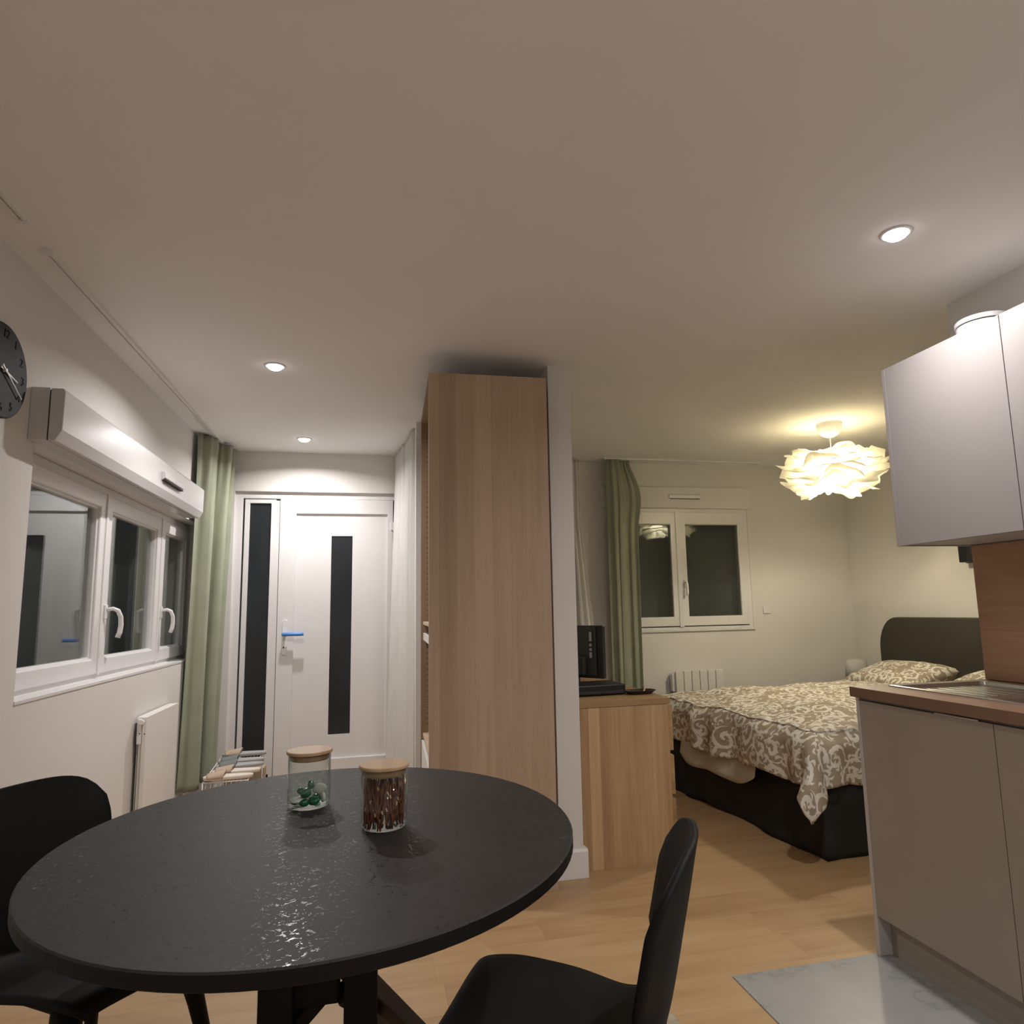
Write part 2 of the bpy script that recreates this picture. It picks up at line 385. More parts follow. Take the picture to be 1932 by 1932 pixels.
        if thick:
            md = o.modifiers.new('thickness', 'SOLIDIFY'); md.thickness = thick; md.offset = off
        if sub:
            md = o.modifiers.new('sub', 'SUBSURF'); md.levels = sub; md.render_levels = sub
        if bevel:
            md = o.modifiers.new('bevel', 'BEVEL'); md.width = bevel; md.segments = seg; md.limit_method = 'ANGLE'; md.angle_limit = math.radians(angle)
            md.harden_normals = False
        return o
def tag(o, label=None, cat=None, group=None, kind=None):
    if label: o['label'] = label
    if cat: o['category'] = cat
    if group: o['group'] = group
    if kind: o['kind'] = kind
    return o
def thing(name, loc, label, cat, rz=0, group=None, kind=None):
    o = bpy.data.objects.new(name, None); COL.objects.link(o); o.location = loc; o.rotation_euler = (0, 0, rz); o.empty_display_size = 0.1
    return tag(o, label, cat, group, kind)
def copy_tree(o, parent=None):
    c = o.copy(); COL.objects.link(c)
    if parent is not None: c.parent = parent
    for ch in [x for x in bpy.data.objects if x.parent == o]: copy_tree(ch, c)
    return c
def struct(o, label=None): return tag(o, label, None, None, 'structure')

# ------------------------------------------------------------ shell
struct(MB().box(-1.6, 4.6, YN-.3, 5.8, -0.12, 0).build('floor', 'floor'), 'light oak laminate floor')
struct(MB().box(-1.6, 4.6, YN-.3, 5.8, CEIL, CEIL+.15).build('ceiling', 'ceiling'), 'plain painted ceiling')
WY0, WY1, WZ0, WZ1 = 2.74, 5.20, 0.965, 1.88
m = MB()
m.box(XL-.25, XL, YN-.2, WY0, 0, CEIL).box(XL-.25, XL, WY1, YF, 0, CEIL).box(XL-.25, XL, WY0, WY1, 0, WZ0).box(XL-.25, XL, WY0, WY1, WZ1, CEIL)
struct(m.build('wall_left', 'wall'), 'white wall on the left with the long window')
DX0, DX1, DZ1 = -1.03, 0.20, 2.175
W2X0, W2X1, W2Z0, W2Z1 = 1.88, 3.215, 1.045, 2.083
m = MB()
m.box(XL-.25, DX0, YF, YF+.22, 0, CEIL).box(DX0, DX1, YF, YF+.22, DZ1, CEIL).box(DX1, W2X0, YF, YF+.22, 0, CEIL)
m.box(W2X0, W2X1, YF, YF+.22, 0, W2Z0).box(W2X0, W2X1, YF, YF+.22, W2Z1, CEIL).box(W2X1, XR+.2, YF, YF+.22, 0, CEIL)
struct(m.build('wall_far', 'wall'), 'white far wall with the entrance door and bedroom window')
struct(MB().box(XR, XR+.2, YK-.1, YF, 0, CEIL).build('wall_right', 'wall'), 'bedroom wall behind the headboard')
struct(MB().box(XK, XK+.1, YN, YK, 0, CEIL).build('wall_kitchen', 'wall'), 'partition wall behind the kitchen units')
struct(MB().box(XK+.1, XR, YK-.1, YK, 0, CEIL).build('wall_near', 'wall'), 'bedroom side wall')
struct(MB().box(XL-.25, XK+.1, YN-.2, YN, 0, CEIL).build('wall_back', 'wall'), 'wall behind the dining area')
struct(MB().prism([(XP0, YP), (XP1, YP), (XP1, 4.54), (.255, 4.54), (.255, 4.42), (XP0, 4.42)], 0, CEIL, 'Z').build('wall_partition', 'wall'),
       'white partition wall end standing between wardrobe and dresser')
# skirting
struct(MB().prism([(YP-.018, 0), (YP-.018, .118), (YP-.012, .128), (YP, .128), (YP, 0)], XP0-.018, XP1+.018, 'X').build('baseboard_partition', 'skirt', bevel=.002))
struct(MB().box(XP1, XP1+.016, YP, 3.29, 0, .128).build('baseboard_partition', 'skirt'))
struct(MB().box(XL, XL+.014, YN, 5.40, 0, .115).build('baseboard_left', 'skirt', bevel=.002))
struct(MB().box(1.0, XR, YF-.014, YF, 0, .115).build('baseboard_far', 'skirt', bevel=.002))
struct(MB().box(XR-.014, XR, YK, YF-.014, 0, .115).build('baseboard_right', 'skirt', bevel=.002))
# kitchen floor tiles: one inset zone
struct(MB().box(1.187, XK-.0, YN+.02, 2.279, 0.0, 0.004).build('floor_tile', 'tile'), 'grey marble-look tiled zone in front of the kitchen units')

# ------------------------------------------------------------ spots and pendant
def spot(x, y, label, k=1.0):
    t = thing('ceiling_spot', (x, y, CEIL), label, 'ceiling light', group='recessed ceiling spots')
    MB().lathe([(.039, 0), (.039, -.004), (.043, -.006), (.050, -.003), (.052, 0)], (x, y, CEIL), 40, True).build('trim_ring', 'gloss_white', t, smooth=True)
    MB().lathe([(0, -.001), (.038, -.001), (.037, -.007), (.032, -.014), (.022, -.020), (.010, -.023), (0, -.0235)], (x, y, CEIL), 32).build('lamp_lens', 'lens', t, smooth=True)
    ld = bpy.data.lights.new('spot_light', 'AREA'); ld.shape = 'DISK'; ld.size = .055; ld.energy = SPOT_W*k; ld.color = SPOT_COL; ld.spread = math.radians(158)
    lo = bpy.data.objects.new('spot_light', ld); COL.objects.link(lo); lo.parent = t; lo.location = (0, 0, -.026)
    return t
spot(1.71, 1.823, 'round recessed ceiling spot above the kitchen, brightest and largest in view', 0.8)
spot(-0.498, 3.485, 'round recessed ceiling spot midway along the entrance ceiling, nearer of the two there')
spot(-0.499, 4.969, 'round recessed ceiling spot close above the entrance door')

spot(1.71, 0.33, 'recessed ceiling spot over the kitchen behind the camera', 0.8)
spot(0.60, -0.45, 'recessed ceiling spot at the back of the dining area behind the camera', 1.15)
gc = (0.75, -0.75, CEIL)  # unseen globe added behind the camera as soft fill for ceiling and wardrobe
t = thing('fill_globe', gc, 'unseen white globe lamp added at the back of the dining area as fill light', 'pendant lamp')
MB().tube([gc, (gc[0], gc[1], 2.20)], .004, 8).build('cord', 'pvc', t)
mm = MB(); bmesh.ops.create_icosphere(mm.bm, subdivisions=4, radius=.14, matrix=Matrix.Translation((gc[0], gc[1], 2.06)))
mm.build('fill_globe_body', mk_emit('fill_globe_glow', (1.0, 0.95, 0.92), GLOBE_FILL), t, smooth=True)

PX, PY, PZ = 3.07, 4.03, 2.165
t = thing('pendant_lamp', (PX, PY, CEIL), 'white ruffled paper pendant lamp glowing warm over the bed', 'pendant lamp')
MB().lathe([(0.0, -.098), (.03, -.094), (.058, -.078), (.078, -.045), (.086, 0), (0.0, 0)], (PX, PY, CEIL), 32).build('ceiling_cup', 'pvc', t, smooth=True)
MB().tube([(PX, PY, CEIL-.09), (PX, PY, PZ+.10)], .003, 8).build('cord', 'pvc', t)
random.seed(11)
NL = 9
for i in range(NL):
    f = i/(NL-1); lat = math.radians(74 - 160*f)      # from the top band down to the open bottom
    r0 = (.010 if i < 2 else (.03 + .15*max(0, math.cos(lat))**.7)); z0 = .120*math.sin(lat) + .030
    r1 = .13 + .195*max(0, math.cos(lat))**.8 + (.02 if 0 < i < NL-1 else 0); z1 = .135*math.sin(lat) - .022
    k1, k2, k3 = random.choice((3, 4, 5)), random.choice((5, 6, 7)), random.choice((9, 11, 13)); a1, a2, a3 = [random.uniform(0, 6.28) for _ in range(3)]
    def fn(u, v, r0=r0, r1=r1, z0=z0, z1=z1, k1=k1, k2=k2, k3=k3, a1=a1, a2=a2, a3=a3):
        th = u*2*PI; wob = v*v
        r = r0 + (r1-r0)*v*(1 + .16*math.sin(k2*th+a2)) + .014*wob*math.sin(k3*th+a3)
        z = z0 + (z1-z0)*v + wob*(.030*math.sin(k1*th+a1) + .020*math.sin(k2*th+a3) + .010*math.sin(k3*th+a2)) - .012*math.sin(v*PI)
        return Vector((PX + r*math.cos(th), PY + r*math.sin(th), PZ + z))
    MB().grid(fn, 120, 8, closed_u=True).build('paper_ruffle', 'paper', t, smooth=True)
MB().lathe([(0, -.03), (.018, -.026), (.028, -.008), (.028, .008), (.018, .03), (.013, .055), (0, .055)], (PX, PY, PZ-.02), 20).build('bulb', 'bulb', t, smooth=True)
ld = bpy.data.lights.new('pendant_light', 'POINT'); ld.energy = PEND_W; ld.color = PEND_COL; ld.shadow_soft_size = .045
lo = bpy.data.objects.new('pendant_light', ld); COL.objects.link(lo); lo.parent = t; lo.location = (0, 0, PZ-.02-CEIL-.06)

# ------------------------------------------------------------ curtain rails
def rail(x0, x1, y0, y1, label, horizontal):
    t = thing('curtain_rail', ((x0+x1)/2, (y0+y1)/2, CEIL-.014), label, 'curtain rail')
    if horizontal == 'Y':
        m = MB(); c = (x0+x1)/2
        m.prism([(x0, CEIL), (x1, CEIL), (x1, CEIL-.012), (c+.004, CEIL-.012), (c+.004, CEIL-.005), (c-.004, CEIL-.005), (c-.004, CEIL-.012), (x0, CEIL-.012)], y0, y1, 'Y').build('rail_profile', 'gloss_white', t)
        MB().box(x0-.001, x1+.001, y0-.008, y0+.006, CEIL-.014, CEIL).build('end_cap', 'gloss_white', t)
        MB().box(x0-.001, x1+.001, y1-.006, y1+.008, CEIL-.014, CEIL).build('end_cap', 'gloss_white', t)
    else:
        MB().box(x0, x1, y0, y1, CEIL-.013, CEIL).build('rail_profile', 'gloss_white', t)
        MB().box(x0-.008, x0+.006, y0-.001, y1+.001, CEIL-.016, CEIL).build('end_cap', 'gloss_white', t)
        MB().box(x1-.006, x1+.008, y0-.001, y1+.001, CEIL-.016, CEIL).build('end_cap', 'gloss_white', t)
    return t
rail(-1.106, -1.070, 2.475, 5.38, 'long white ceiling curtain rail above the left window, green curtain on it', 'Y')
rail(-1.095, -1.060, 0.2, 2.275, 'short bit of white ceiling rail at the left edge above the clock', 'Y')
rail(1.85, 3.26, 5.255, 5.28, 'white ceiling curtain rail above the bedroom window', 'X')

# ------------------------------------------------------------ curtains
def curtain(name, path, zt, zb, label, mat, seed, folds, amp, widen=0.0, shape=None, group=None, stretch=None):
    """path: list of (x,y) of the gathered run; folds waves along it"""
    rnd = random.Random(seed)
    P = [Vector(p) for p in path]
    Ls = [0]
    for a, b in zip(P, P[1:]): Ls.append(Ls[-1] + (b-a).length)
    def along(s):
        s *= Ls[-1]
        for i in range(len(P)-1):
            if s <= Ls[i+1] + 1e-9:
                f = (s-Ls[i])/(Ls[i+1]-Ls[i]); return P[i].lerp(P[i+1], f), (P[i+1]-P[i]).normalized()
        return P[-1], (P[-1]-P[-2]).normalized()
    ph = [rnd.uniform(0, 6.28) for _ in range(6)]
    ctr = P[0].lerp(P[-1], .5)
    def fn(u, v):
        p, d = along(u); nrm = Vector((-d.y, d.x))
        k = folds
        wv = math.sin(2*PI*k*u + .8*math.sin(2*PI*u*1.7+ph[0]) + .5*math.sin(v*2.2+ph[1]))
        wv2 = math.sin(2*PI*k*2.3*u + ph[2] + 1.5*v)
        A = amp*(0.55 + .35*v)*(1 + .25*math.sin(2*PI*u*2+ph[3]))
        pinch = .35*amp*(1-v)**8
        q = p + nrm*(A*wv + pinch*wv2) + d*(.18*amp*math.sin(4*PI*k*u+ph[4]) * v)
        if widen: q = ctr + (q-ctr)*(1 + widen*v)
        dx = shape(u, v) if shape else Vector((0, 0))
        q = q + dx
        return Vector((q.x, q.y, zt + (zb-zt)*v + .004*math.sin(2*PI*k*u)*v))
    o = MB().grid(fn, int(folds*22), 60).build(name, mat, smooth=True, thick=.0025)
    return tag(o, label, 'curtain', group)
curtain('green_curtain', [(-1.150, 4.86), (-1.10, 4.96), (-1.115, 5.1), (-1.045, 5.18), (-1.03, 5.34)], CEIL-.016, 0.15,
        'sage green curtain gathered in the corner between left window and entrance door', 'green', 3, 4.0, .046,
        shape=lambda u, v: Vector((-.02*v - .022*math.sin(PI*v)*u - .05*v*v*u, -.03*v*v)))
def rshape(u, v):
    # dog-ear that bulges out to the right below the heading
    b = math.exp(-((v-.14)/.07)**2)
    return Vector((u*u*(.030*b - .065*math.exp(-(v/.06)**2)) - .02*u*v + .035*u*max(0, v-.75), -.01*b))
curtain('green_curtain', [(1.855, 5.28), (1.95, 5.24), (2.04, 5.28), (2.120, 5.26)], CEIL-.018, 0.10,
        'sage green curtain drawn aside at the left of the bedroom window', 'green', 9, 3.6, .014, shape=rshape)
curtain('sheer_curtain', [(.247, 4.56), (.225, 4.8), (.19, 5.1), (.150, 5.36)], CEIL-.012, .06,
        'white sheer curtain hanging beside the entrance door and the wardrobe', 'sheer', 5, 6, .022,
        shape=lambda u, v: Vector((-.045*v*u, 0)))
curtain('sheer_curtain', [(1.50, 5.32), (1.57, 5.28), (1.635, 5.30)], CEIL-.02, .05,
        'white sheer curtain flaring beside the green curtain behind the partition', 'sheer', 6, 3.5, .02,
        shape=lambda u, v: Vector((u*.085*max(0, min(1, (v-.22)/.35)), 0)))

# ------------------------------------------------------------ window_1 (left, three sashes)
XG = XL-.072      # face of the sashes
t = thing('window_1', (XG, 4.0, WZ0), 'long white three-sash window in the left wall', None, kind='structure')
Z0, Z1 = .985, 1.84
fr = .045
def frame_ring(x0, x1, y0, y1, z0, z1, wd):
    """rectangular ring in the YZ plane"""
    m = MB()
    o_ = [(y0, z0), (y1, z0), (y1, z1), (y0, z1)]; i_ = [(y0+wd, z0+wd), (y1-wd, z0+wd), (y1-wd, z1-wd), (y0+wd, z1-wd)]
    V = {}
    for k, x in (('a', x0), ('b', x1)):
        V['o'+k] = [m.bm.verts.new((x, *p)) for p in o_]; V['i'+k] = [m.bm.verts.new((x, *p)) for p in i_]
    for i in range(4):
        j = (i+1) % 4
        for k in 'ab': m.bm.faces.new((V['o'+k][i], V['o'+k][j], V['i'+k][j], V['i'+k][i]))
        m.bm.faces.new((V['oa'][i], V['oa'][j], V['ob'][j], V['ob'][i])); m.bm.faces.new((V['ia'][i], V['ia'][j], V['ib'][j], V['ib'][i]))
    return m
def frame_ring_xz(y0, y1, x0, x1, z0, z1, wl, wr=None, wb=None, wt=None):
    wr = wl if wr is None else wr; wb = wl if wb is None else wb; wt = wl if wt is None else wt
    m = MB()
    o_ = [(x0, z0), (x1, z0), (x1, z1), (x0, z1)]; i_ = [(x0+wl, z0+wb), (x1-wr, z0+wb), (x1-wr, z1-wt), (x0+wl, z1-wt)]
    V = {}
    for k, y in (('a', y0), ('b', y1)):
        V['o'+k] = [m.bm.verts.new((p[0], y, p[1])) for p in o_]; V['i'+k] = [m.bm.verts.new((p[0], y, p[1])) for p in i_]
    for i in range(4):
        j = (i+1) % 4
        for k in 'ab': m.bm.faces.new((V['o'+k][i], V['o'+k][j], V['i'+k][j], V['i'+k][i]))
        m.bm.faces.new((V['oa'][i], V['oa'][j], V['ob'][j], V['ob'][i])); m.bm.faces.new((V['ia'][i], V['ia'][j], V['ib'][j], V['ib'][i]))
    return m
frame_ring(XG-.075, XG-.012, WY0-.03, WY1+.03, WZ0-.03, WZ1, .06).build('window_frame', 'pvc', t, bevel=.004)
SY = [(2.72, 3.665), (3.675, 4.555), (4.565, 5.20)]
for i, (a, b) in enumerate(SY):
    s_ = frame_ring(XG-.055, XG, a, b, Z0, Z1, .072).build('sash', 'pvc', t, bevel=.006)
    frame_ring(XG-.045, XG-.012, a+.066, b-.066, Z0+.066, Z1-.066, .014).build('glazing_bead', 'pvc', s_, bevel=.005)
    MB().box(XG-.036, XG-.030, a+.078, b-.078, Z0+.078, Z1-.078).build('pane', 'pane', s_)
for y in (3.67, 4.56):
    MB().box(XG-.002, XG+.006, y-.014, y+.014, Z0-.004, Z1+.004).build('cover_strip', 'pvc', t, bevel=.002)
for y in (3.702, 4.592):
    h = MB().box(XG, XG+.014, y-.014, y+.014, 1.24, 1.31).build('handle', 'gloss_white', t, bevel=.004)
    pts = [(XG+.010, y, 1.285), (XG+.040, y+.004, 1.290), (XG+.058, y+.014, 1.280), (XG+.066, y+.030, 1.250), (XG+.066, y+.040, 1.21), (XG+.062, y+.040, 1.175), (XG+.055, y+.036, 1.150)]
    MB().tube(pts, [.009, .0095, .0105, .011, .0115, .012, .012], 12).build('grip', 'gloss_white', h, smooth=True)
MB().box(XG-.30, XG-.18, WY0-.2, WY1+.2, WZ0-.15, WZ1+.15).build('roller_shutter', 'shutter', t)
MB().box(XL-.062, XL+.003, WY0, WY1, WZ0-.012, WZ0+.002).build('window_sill', 'pvc', t, bevel=.002)

# roller shutter box over it
t = thing('shutter_box', (XL+.05, 3.7, 1.87), 'long white roller shutter casing above the left window, with a small air vent', 'shutter box')
y0, y1 = 2.685, 4.745
MB().prism([(XL, 1.875), (XL+.060, 1.875), (XL+.060, 2.068), (XL, 2.068)], y0, y1, 'Y').build('back_box', 'shutter_white', t, bevel=.003)
MB().prism([(XL+.066, 1.872), (XL+.088, 1.872), (XL+.110, 1.912), (XL+.112, 2.052), (XL+.106, 2.064), (XL+.066, 2.064)], y0-.006, y1+.003, 'Y').build('front_cover', 'shutter_white', t, bevel=.003)
MB().box(XL+.058, XL+.068, y0+.004, y1-.004, 1.876, 2.060).build('joint', 'gap', t)
v = MB().prism([(XL+.110, 1.952), (XL+.130, 1.966), (XL+.132, 1.990), (XL+.128, 2.000), (XL+.111, 2.000)], 3.84, 4.20, 'Y').build('air_vent', 'shutter_white', t, bevel=.003)
MB().box(XL+.1115, XL+.131, 3.852, 4.188, 1.9525, 1.9555).build('vent_slot', 'gap', v)

# ------------------------------------------------------------ clock
CY, CZ, CR = 2.440, 2.042, .155
t = thing('wall_clock', (XL, CY, CZ), 'round dark slate wall clock with pale hands, cut by the left edge', 'clock')
MB().cyl((XL, CY, CZ), CR, .028, 64, axis='X').build('clock_body', 'clockface', t, bevel=.004)
def numeral(txt, ang):
    cu = bpy.data.curves.new('numeral', 'FONT'); cu.body = txt; cu.size = .040; cu.extrude = .0006; cu.align_x = 'CENTER'; cu.align_y = 'CENTER'
    o = bpy.data.objects.new('numeral', cu); COL.objects.link(o); o.parent = t; cu.materials.append(MAT['clocknum'])
    r = .122
    # face normal +X, seen from +X: right is +Y
    yy, zz = r*math.sin(ang), r*math.cos(ang)
    bpy.context.view_layer.update()
    me = bpy.data.meshes.new_from_object(o.evaluated_get(bpy.context.evaluated_depsgraph_get())); bpy.data.objects.remove(o)
    o = bpy.data.objects.new('numeral', me); COL.objects.link(o); o.parent = t
    if not me.materials: me.materials.append(MAT['clocknum'])
    o.matrix_local = Matrix(((0, 0, 1, .0292), (1, 0, 0, yy), (0, 1, 0, zz), (0, 0, 0, 1)))
for k in range(1, 13): numeral(str(k), k*PI/6)
def hand(ang, ln, wd, lift):
    c, s_ = math.cos(ang), math.sin(ang)
    q = [(-.5*wd, -.025), (.5*wd, -.025), (.35*wd, ln), (-.35*wd, ln)]
    pts = [(CY + a*c + b*s_, CZ - a*s_ + b*c) for a, b in q]
    MB().prism(pts, XL+.028+lift, XL+.030+lift, 'X').build('clock_hand', 'clockhand', t)
hand(math.radians(101), .082, .006, .004); hand(math.radians(121), .125, .005, .007)
MB().cyl((XL+.028, CY, CZ), .006, .010, 20, axis='X').build('hub', 'clockhand', t)

# ------------------------------------------------------------ entrance door
YD = YF+.035
t = thing('door_1', (-.4, YD, 0), 'white entrance door with a dark vertical glass strip and a narrow sidelight', None, kind='structure')
frame_ring_xz(YD, YD+.07, DX0-.02, DX1+.02, 0.0, DZ1+.02, .075, .07, .06, .07).build('door_frame', 'pvc', t, bevel=.004)
MB().box(-.742, -.712, YD-.002, YD+.06, .06, 2.11).build('mullion', 'pvc', t, bevel=.003)
sd = frame_ring_xz(YD-.002, YD+.05, -.962, -.738, .10, 2.118, .036, .036, .085, .03).build('sidelight_frame', 'pvc', t, bevel=.005)
MB().box(-.930, -.770, YD+.018, YD+.024, .183, 2.092).build('sidelight_glass', 'night', sd)
slab = frame_ring_xz(YD-.014, YD+.045, -.708, .135, .05, 2.122, .119, .044, .137, .112).build('door_leaf', 'pvc', t, bevel=.004)
pn = frame_ring_xz(YD+.006, YD+.035, -.592, .094, .184, 2.013, .263, .266, .170, .173).build('door_panel', 'pvc', slab)
MB().box(-.331, -.170, YD+.014, YD+.022, .350, 1.844).build('strip_glass', 'night', slab)
hp = MB().prism([(-.668, .965)] + [(-.650+.018*math.cos(a), .965-.0+.018*math.sin(a)) for a in [PI+PI*k/8 for k in range(1, 8)]] + [(-.632, .965), (-.632, 1.190)] +
                [(-.650+.018*math.cos(a), 1.190+.018*math.sin(a)) for a in [PI*k/8 for k in range(1, 8)]] + [(-.668, 1.190)], YD-.024, YD-.014, 'Y').build('handle_plate', 'gloss_white', t, bevel=.002)
MB().tube([(-.650, YD-.02, 1.10), (-.650, YD-.055, 1.10)], .010, 14).build('handle_neck', 'gloss_white', hp, smooth=True)
MB().tube([(-.664, YD-.066, 1.101), (-.65, YD-.068, 1.101), (-.53, YD-.066, 1.100), (-.512, YD-.064, 1.100)], [.0125, .0145, .0135, .012], 16).build('handle_lever', 'blue', hp, smooth=True, bevel=.002)
MB().prism([(-.655+.005*math.cos(a), 1.004+.006*math.sin(a)) for a in [2*PI*k/12 for k in range(12)]], YD-.0255, YD-.0235, 'Y').build('keyhole', 'gap', hp)
for z in (1.915, 1.093, .30):
    hg = MB().box(.118, .148, YD-.030, YD-.010, z-.032, z+.032).build('hinge', 'gloss_white', t, bevel=.003)
    MB().cyl((.152, YD-.024, z-.04), .009, .08, 14).build('hinge_pin', 'gloss_white', hg)
MB().box(DX0-.1, DX1+.1, YD+.12, YD+.15, -.05, 2.3).build('night_backing', 'shutter', t)

# ------------------------------------------------------------ bedroom window_2
YW = YF+.006
t = thing('window_2', (2.545, YW, W2Z0), 'white two-sash bedroom window with dark panes', None, kind='structure')
frame_ring_xz(YW, YW+.07, W2X0-.005, W2X1+.003, W2Z0-.005, W2Z1, .040, .040, .03, .03).build('window_frame', 'pvc', t, bevel=.003)
for x0, x1 in ((1.915, 2.540), (2.546, 3.178)):
    s_ = frame_ring_xz(YW-.010, YW+.045, x0, x1, 1.078, 2.055, .067, .067, .077, .108).build('sash', 'pvc', t, bevel=.005)
    frame_ring_xz(YW-.002, YW+.03, x0+.060, x1-.060, 1.149, 1.953, .010).build('glazing_bead', 'mid_grey', s_)
    MB().box(x0+.068, x1-.068, YW+.012, YW+.018, 1.157, 1.945).build('pane', 'pane', s_)
MB().box(2.520, 2.560, YW-.016, YW-.008, 1.07, 2.06).build('cover_strip', 'pvc', t, bevel=.003)
hd = MB().box(2.572, 2.596, YW-.022, YW-.010, 1.40, 1.47).build('handle', 'gloss_white', t, bevel=.003)
MB().tube([(2.584, YW-.02, 1.445), (2.584, YW-.045, 1.45), (2.584, YW-.055, 1.43), (2.584, YW-.055, 1.36), (2.584, YW-.05, 1.335)], [.008, .009, .010, .011, .010], 12).build('grip', 'gloss_white', hd, smooth=True)
MB().box(W2X0-.1, W2X1+.1, YW+.16, YW+.18, W2Z0-.1, W2Z1+.1).build('roller_shutter', 'shutter', t)
MB().box(W2X0, W2X1+.006, YF-.018, YF+.01, W2Z0-.012, W2Z0).build('window_sill', 'wall', t, bevel=.002)
t = thing('shutter_box', (2.6, YF, 2.085), 'flat white roller shutter casing above the bedroom window', 'shutter box')
MB().box(1.86, 3.245, YF-.022, YF, 2.086, 2.270).build('cover', 'wall', t, bevel=.003)
v = MB().box(2.462, 2.762, YF-.038, YF-.022, 2.168, 2.204).build('air_vent', 'pvc', t, bevel=.008, seg=3)
MB().box(2.475, 2.75, YF-.036, YF-.026, 2.166, 2.169).build('vent_slot', 'gap', v)

# ------------------------------------------------------------ radiators
t = thing('radiator', (XL+.05, 4.28, .12), 'white electric panel radiator on the wall under the left window', 'radiator')
x0, x1, y0, y1 = XL+.012, -1.138, 3.985, 4.575
MB().box(x0+.012, x1-.022, y0+.012, y1-.004, .135, .715).build('body', 'rad', t, bevel=.004)
nf = 8
for k in range(nf):
    a = y0 + (y1-y0)*k/nf; b = y0 + (y1-y0)*(k+1)/nf
    MB().box(x1-.020, x1, a+.0012, b-.0012, .12, .735).build('front_panel', 'rad', t, bevel=.002)
MB().prism([(x0, .735), (x0, .722), (x1-.022, .722), (x1-.022, .735)], y0+.01, y1-.004, 'Y').build('top_grille', 'rad', t, bevel=.002)
for k in range(3):
    MB().box(x0-.002+.012*k+.006, x0+.012*k+.010, y0+.016, y1-.01, .12, .70).build('rear_fin', 'mid_grey', t)
cb = MB().box(x0+.006, x1-.022, y0-.004, y0+.012, .60, .728).build('control_box', 'gloss_white', t, bevel=.005)
MB().cyl((x0+.030, y0-.018, .712), .013, .016, 20, axis='Y').build('dial', 'gloss_white', cb, bevel=.002)
MB().cyl((x0+.022, y0-.006, .655), .003, .003, 10, axis='Y').build('screw', 'gap', cb)
MB().cyl((x0+.044, y0-.006, .652), .003, .003, 10, axis='Y').build('screw', 'gap', cb)
t = thing('radiator', (2.62, YF-.05, .12), 'low white radiator with upright ribs under the bedroom window', 'radiator')
MB().box(2.425, 2.845, YF-.070, YF-.012, .135, .700).build('body', 'rad', t, bevel=.003)
nf = 6
for k in range(nf):
    a = 2.42 + .43*k/nf
    MB().box(a+.003, a+.43/nf-.003, YF-.092, YF-.070, .12, .712).build('front_panel', 'rad', t, bevel=.002)
MB().box(2.398, 2.425, YF-.070, YF-.020, .55, .695).build('control_box', 'gloss_white', t, bevel=.004)
tag(MB().box(3.31, 3.385, YF-.010, YF, 1.165, 1.225).build('wall_switch', 'gloss_white', bevel=.003), 'small white switch on the wall to the right of the bedroom window', 'switch')

c = (2.20, 1.98, 2.176)
t = thing('round_tin', c, 'round white lidded tin standing on top of the end upper cabinet', 'tin')
MB().lathe([(0, 0), (.086, 0), (.086, .078), (0, .078)], c, 48).build('tin_body', 'gloss_white', t, smooth=False, bevel=.002)
MB().lathe([(.0, .078), (.083, .078), (.083, .082), (0, .082)], c, 48).build('seam', 'gap', t)
MB().lathe([(0, .082), (.090, .082), (.090, .096), (.087, .100), (0, .100)], c, 48).build('lid', 'gloss_white', t, smooth=False)

# ------------------------------------------------------------ wardrobe
WRZ = math.radians(-1.3)
t = thing('wardrobe', (.240, 3.15, 0), 'tall open wardrobe in pale stained oak against the partition wall', 'wardrobe', rz=WRZ)
D, WL, H, T = .572, .86, 2.372, .018
def lb(name, x0, x1, y0, y1, z0, z1, mat, parent=t, **k): return MB().box(x0, x1, y0, y1, z0, z1).build(name, mat, parent, True, **k)
lb('side_panel', 0.0008, D, 0, T, 0, H, 'wardrobe', bevel=.0008)
lb('edge_band', -.0004, .0008, 0.0003, T-.0003, 0, H-.001, 'wardrobe_edge')
far = lb('side_panel', 0, D, WL-T, WL, 0, H, 'wardrobe_in', bevel=.0008)
lb('top_panel', 0, D, T, WL-T, H-T, H, 'wardrobe_in')
lb('bottom_panel', 0, D, T, WL-T, .07, .07+T, 'wardrobe_in')
lb('plinth', .03, .045, T, WL-T, 0, .07, 'wardrobe_in')
lb('back_panel', D-.008, D-.002, T, WL-T, .07, H-T, 'wardrobe_in')
lb('shelf', .012, D-.01, T, WL-T, 1.170, 1.188, 'wardrobe_edge', bevel=.001)
lb('shelf', .012, D-.01, T, WL-T, .555, .573, 'wardrobe_edge', bevel=.001)
lb('tray_front', .012, .026, T+.01, WL-T-.01, 1.085, 1.125, 'gloss_white', bevel=.002)
dr = lb('drawer', .004, .02, T+.003, WL-T-.003, .33, .535, 'gloss_white', bevel=.002)
lb('drawer', .004, .02, T+.003, WL-T-.003, .10, .32, 'gloss_white', bevel=.002)
rail_ = MB().tube([(.25, T, 2.2), (.25, WL-T, 2.2)], .011, 12).build('clothes_rail', 'metal', t, True, smooth=True)
m = MB()
for k in range(56):
    m.cyl((.036, WL-T-.0008, .62+k*.030), .0028, .001, 8, axis='Y')
m.build('hole_row', 'gap', t, True)['kind'] = 'stuff'

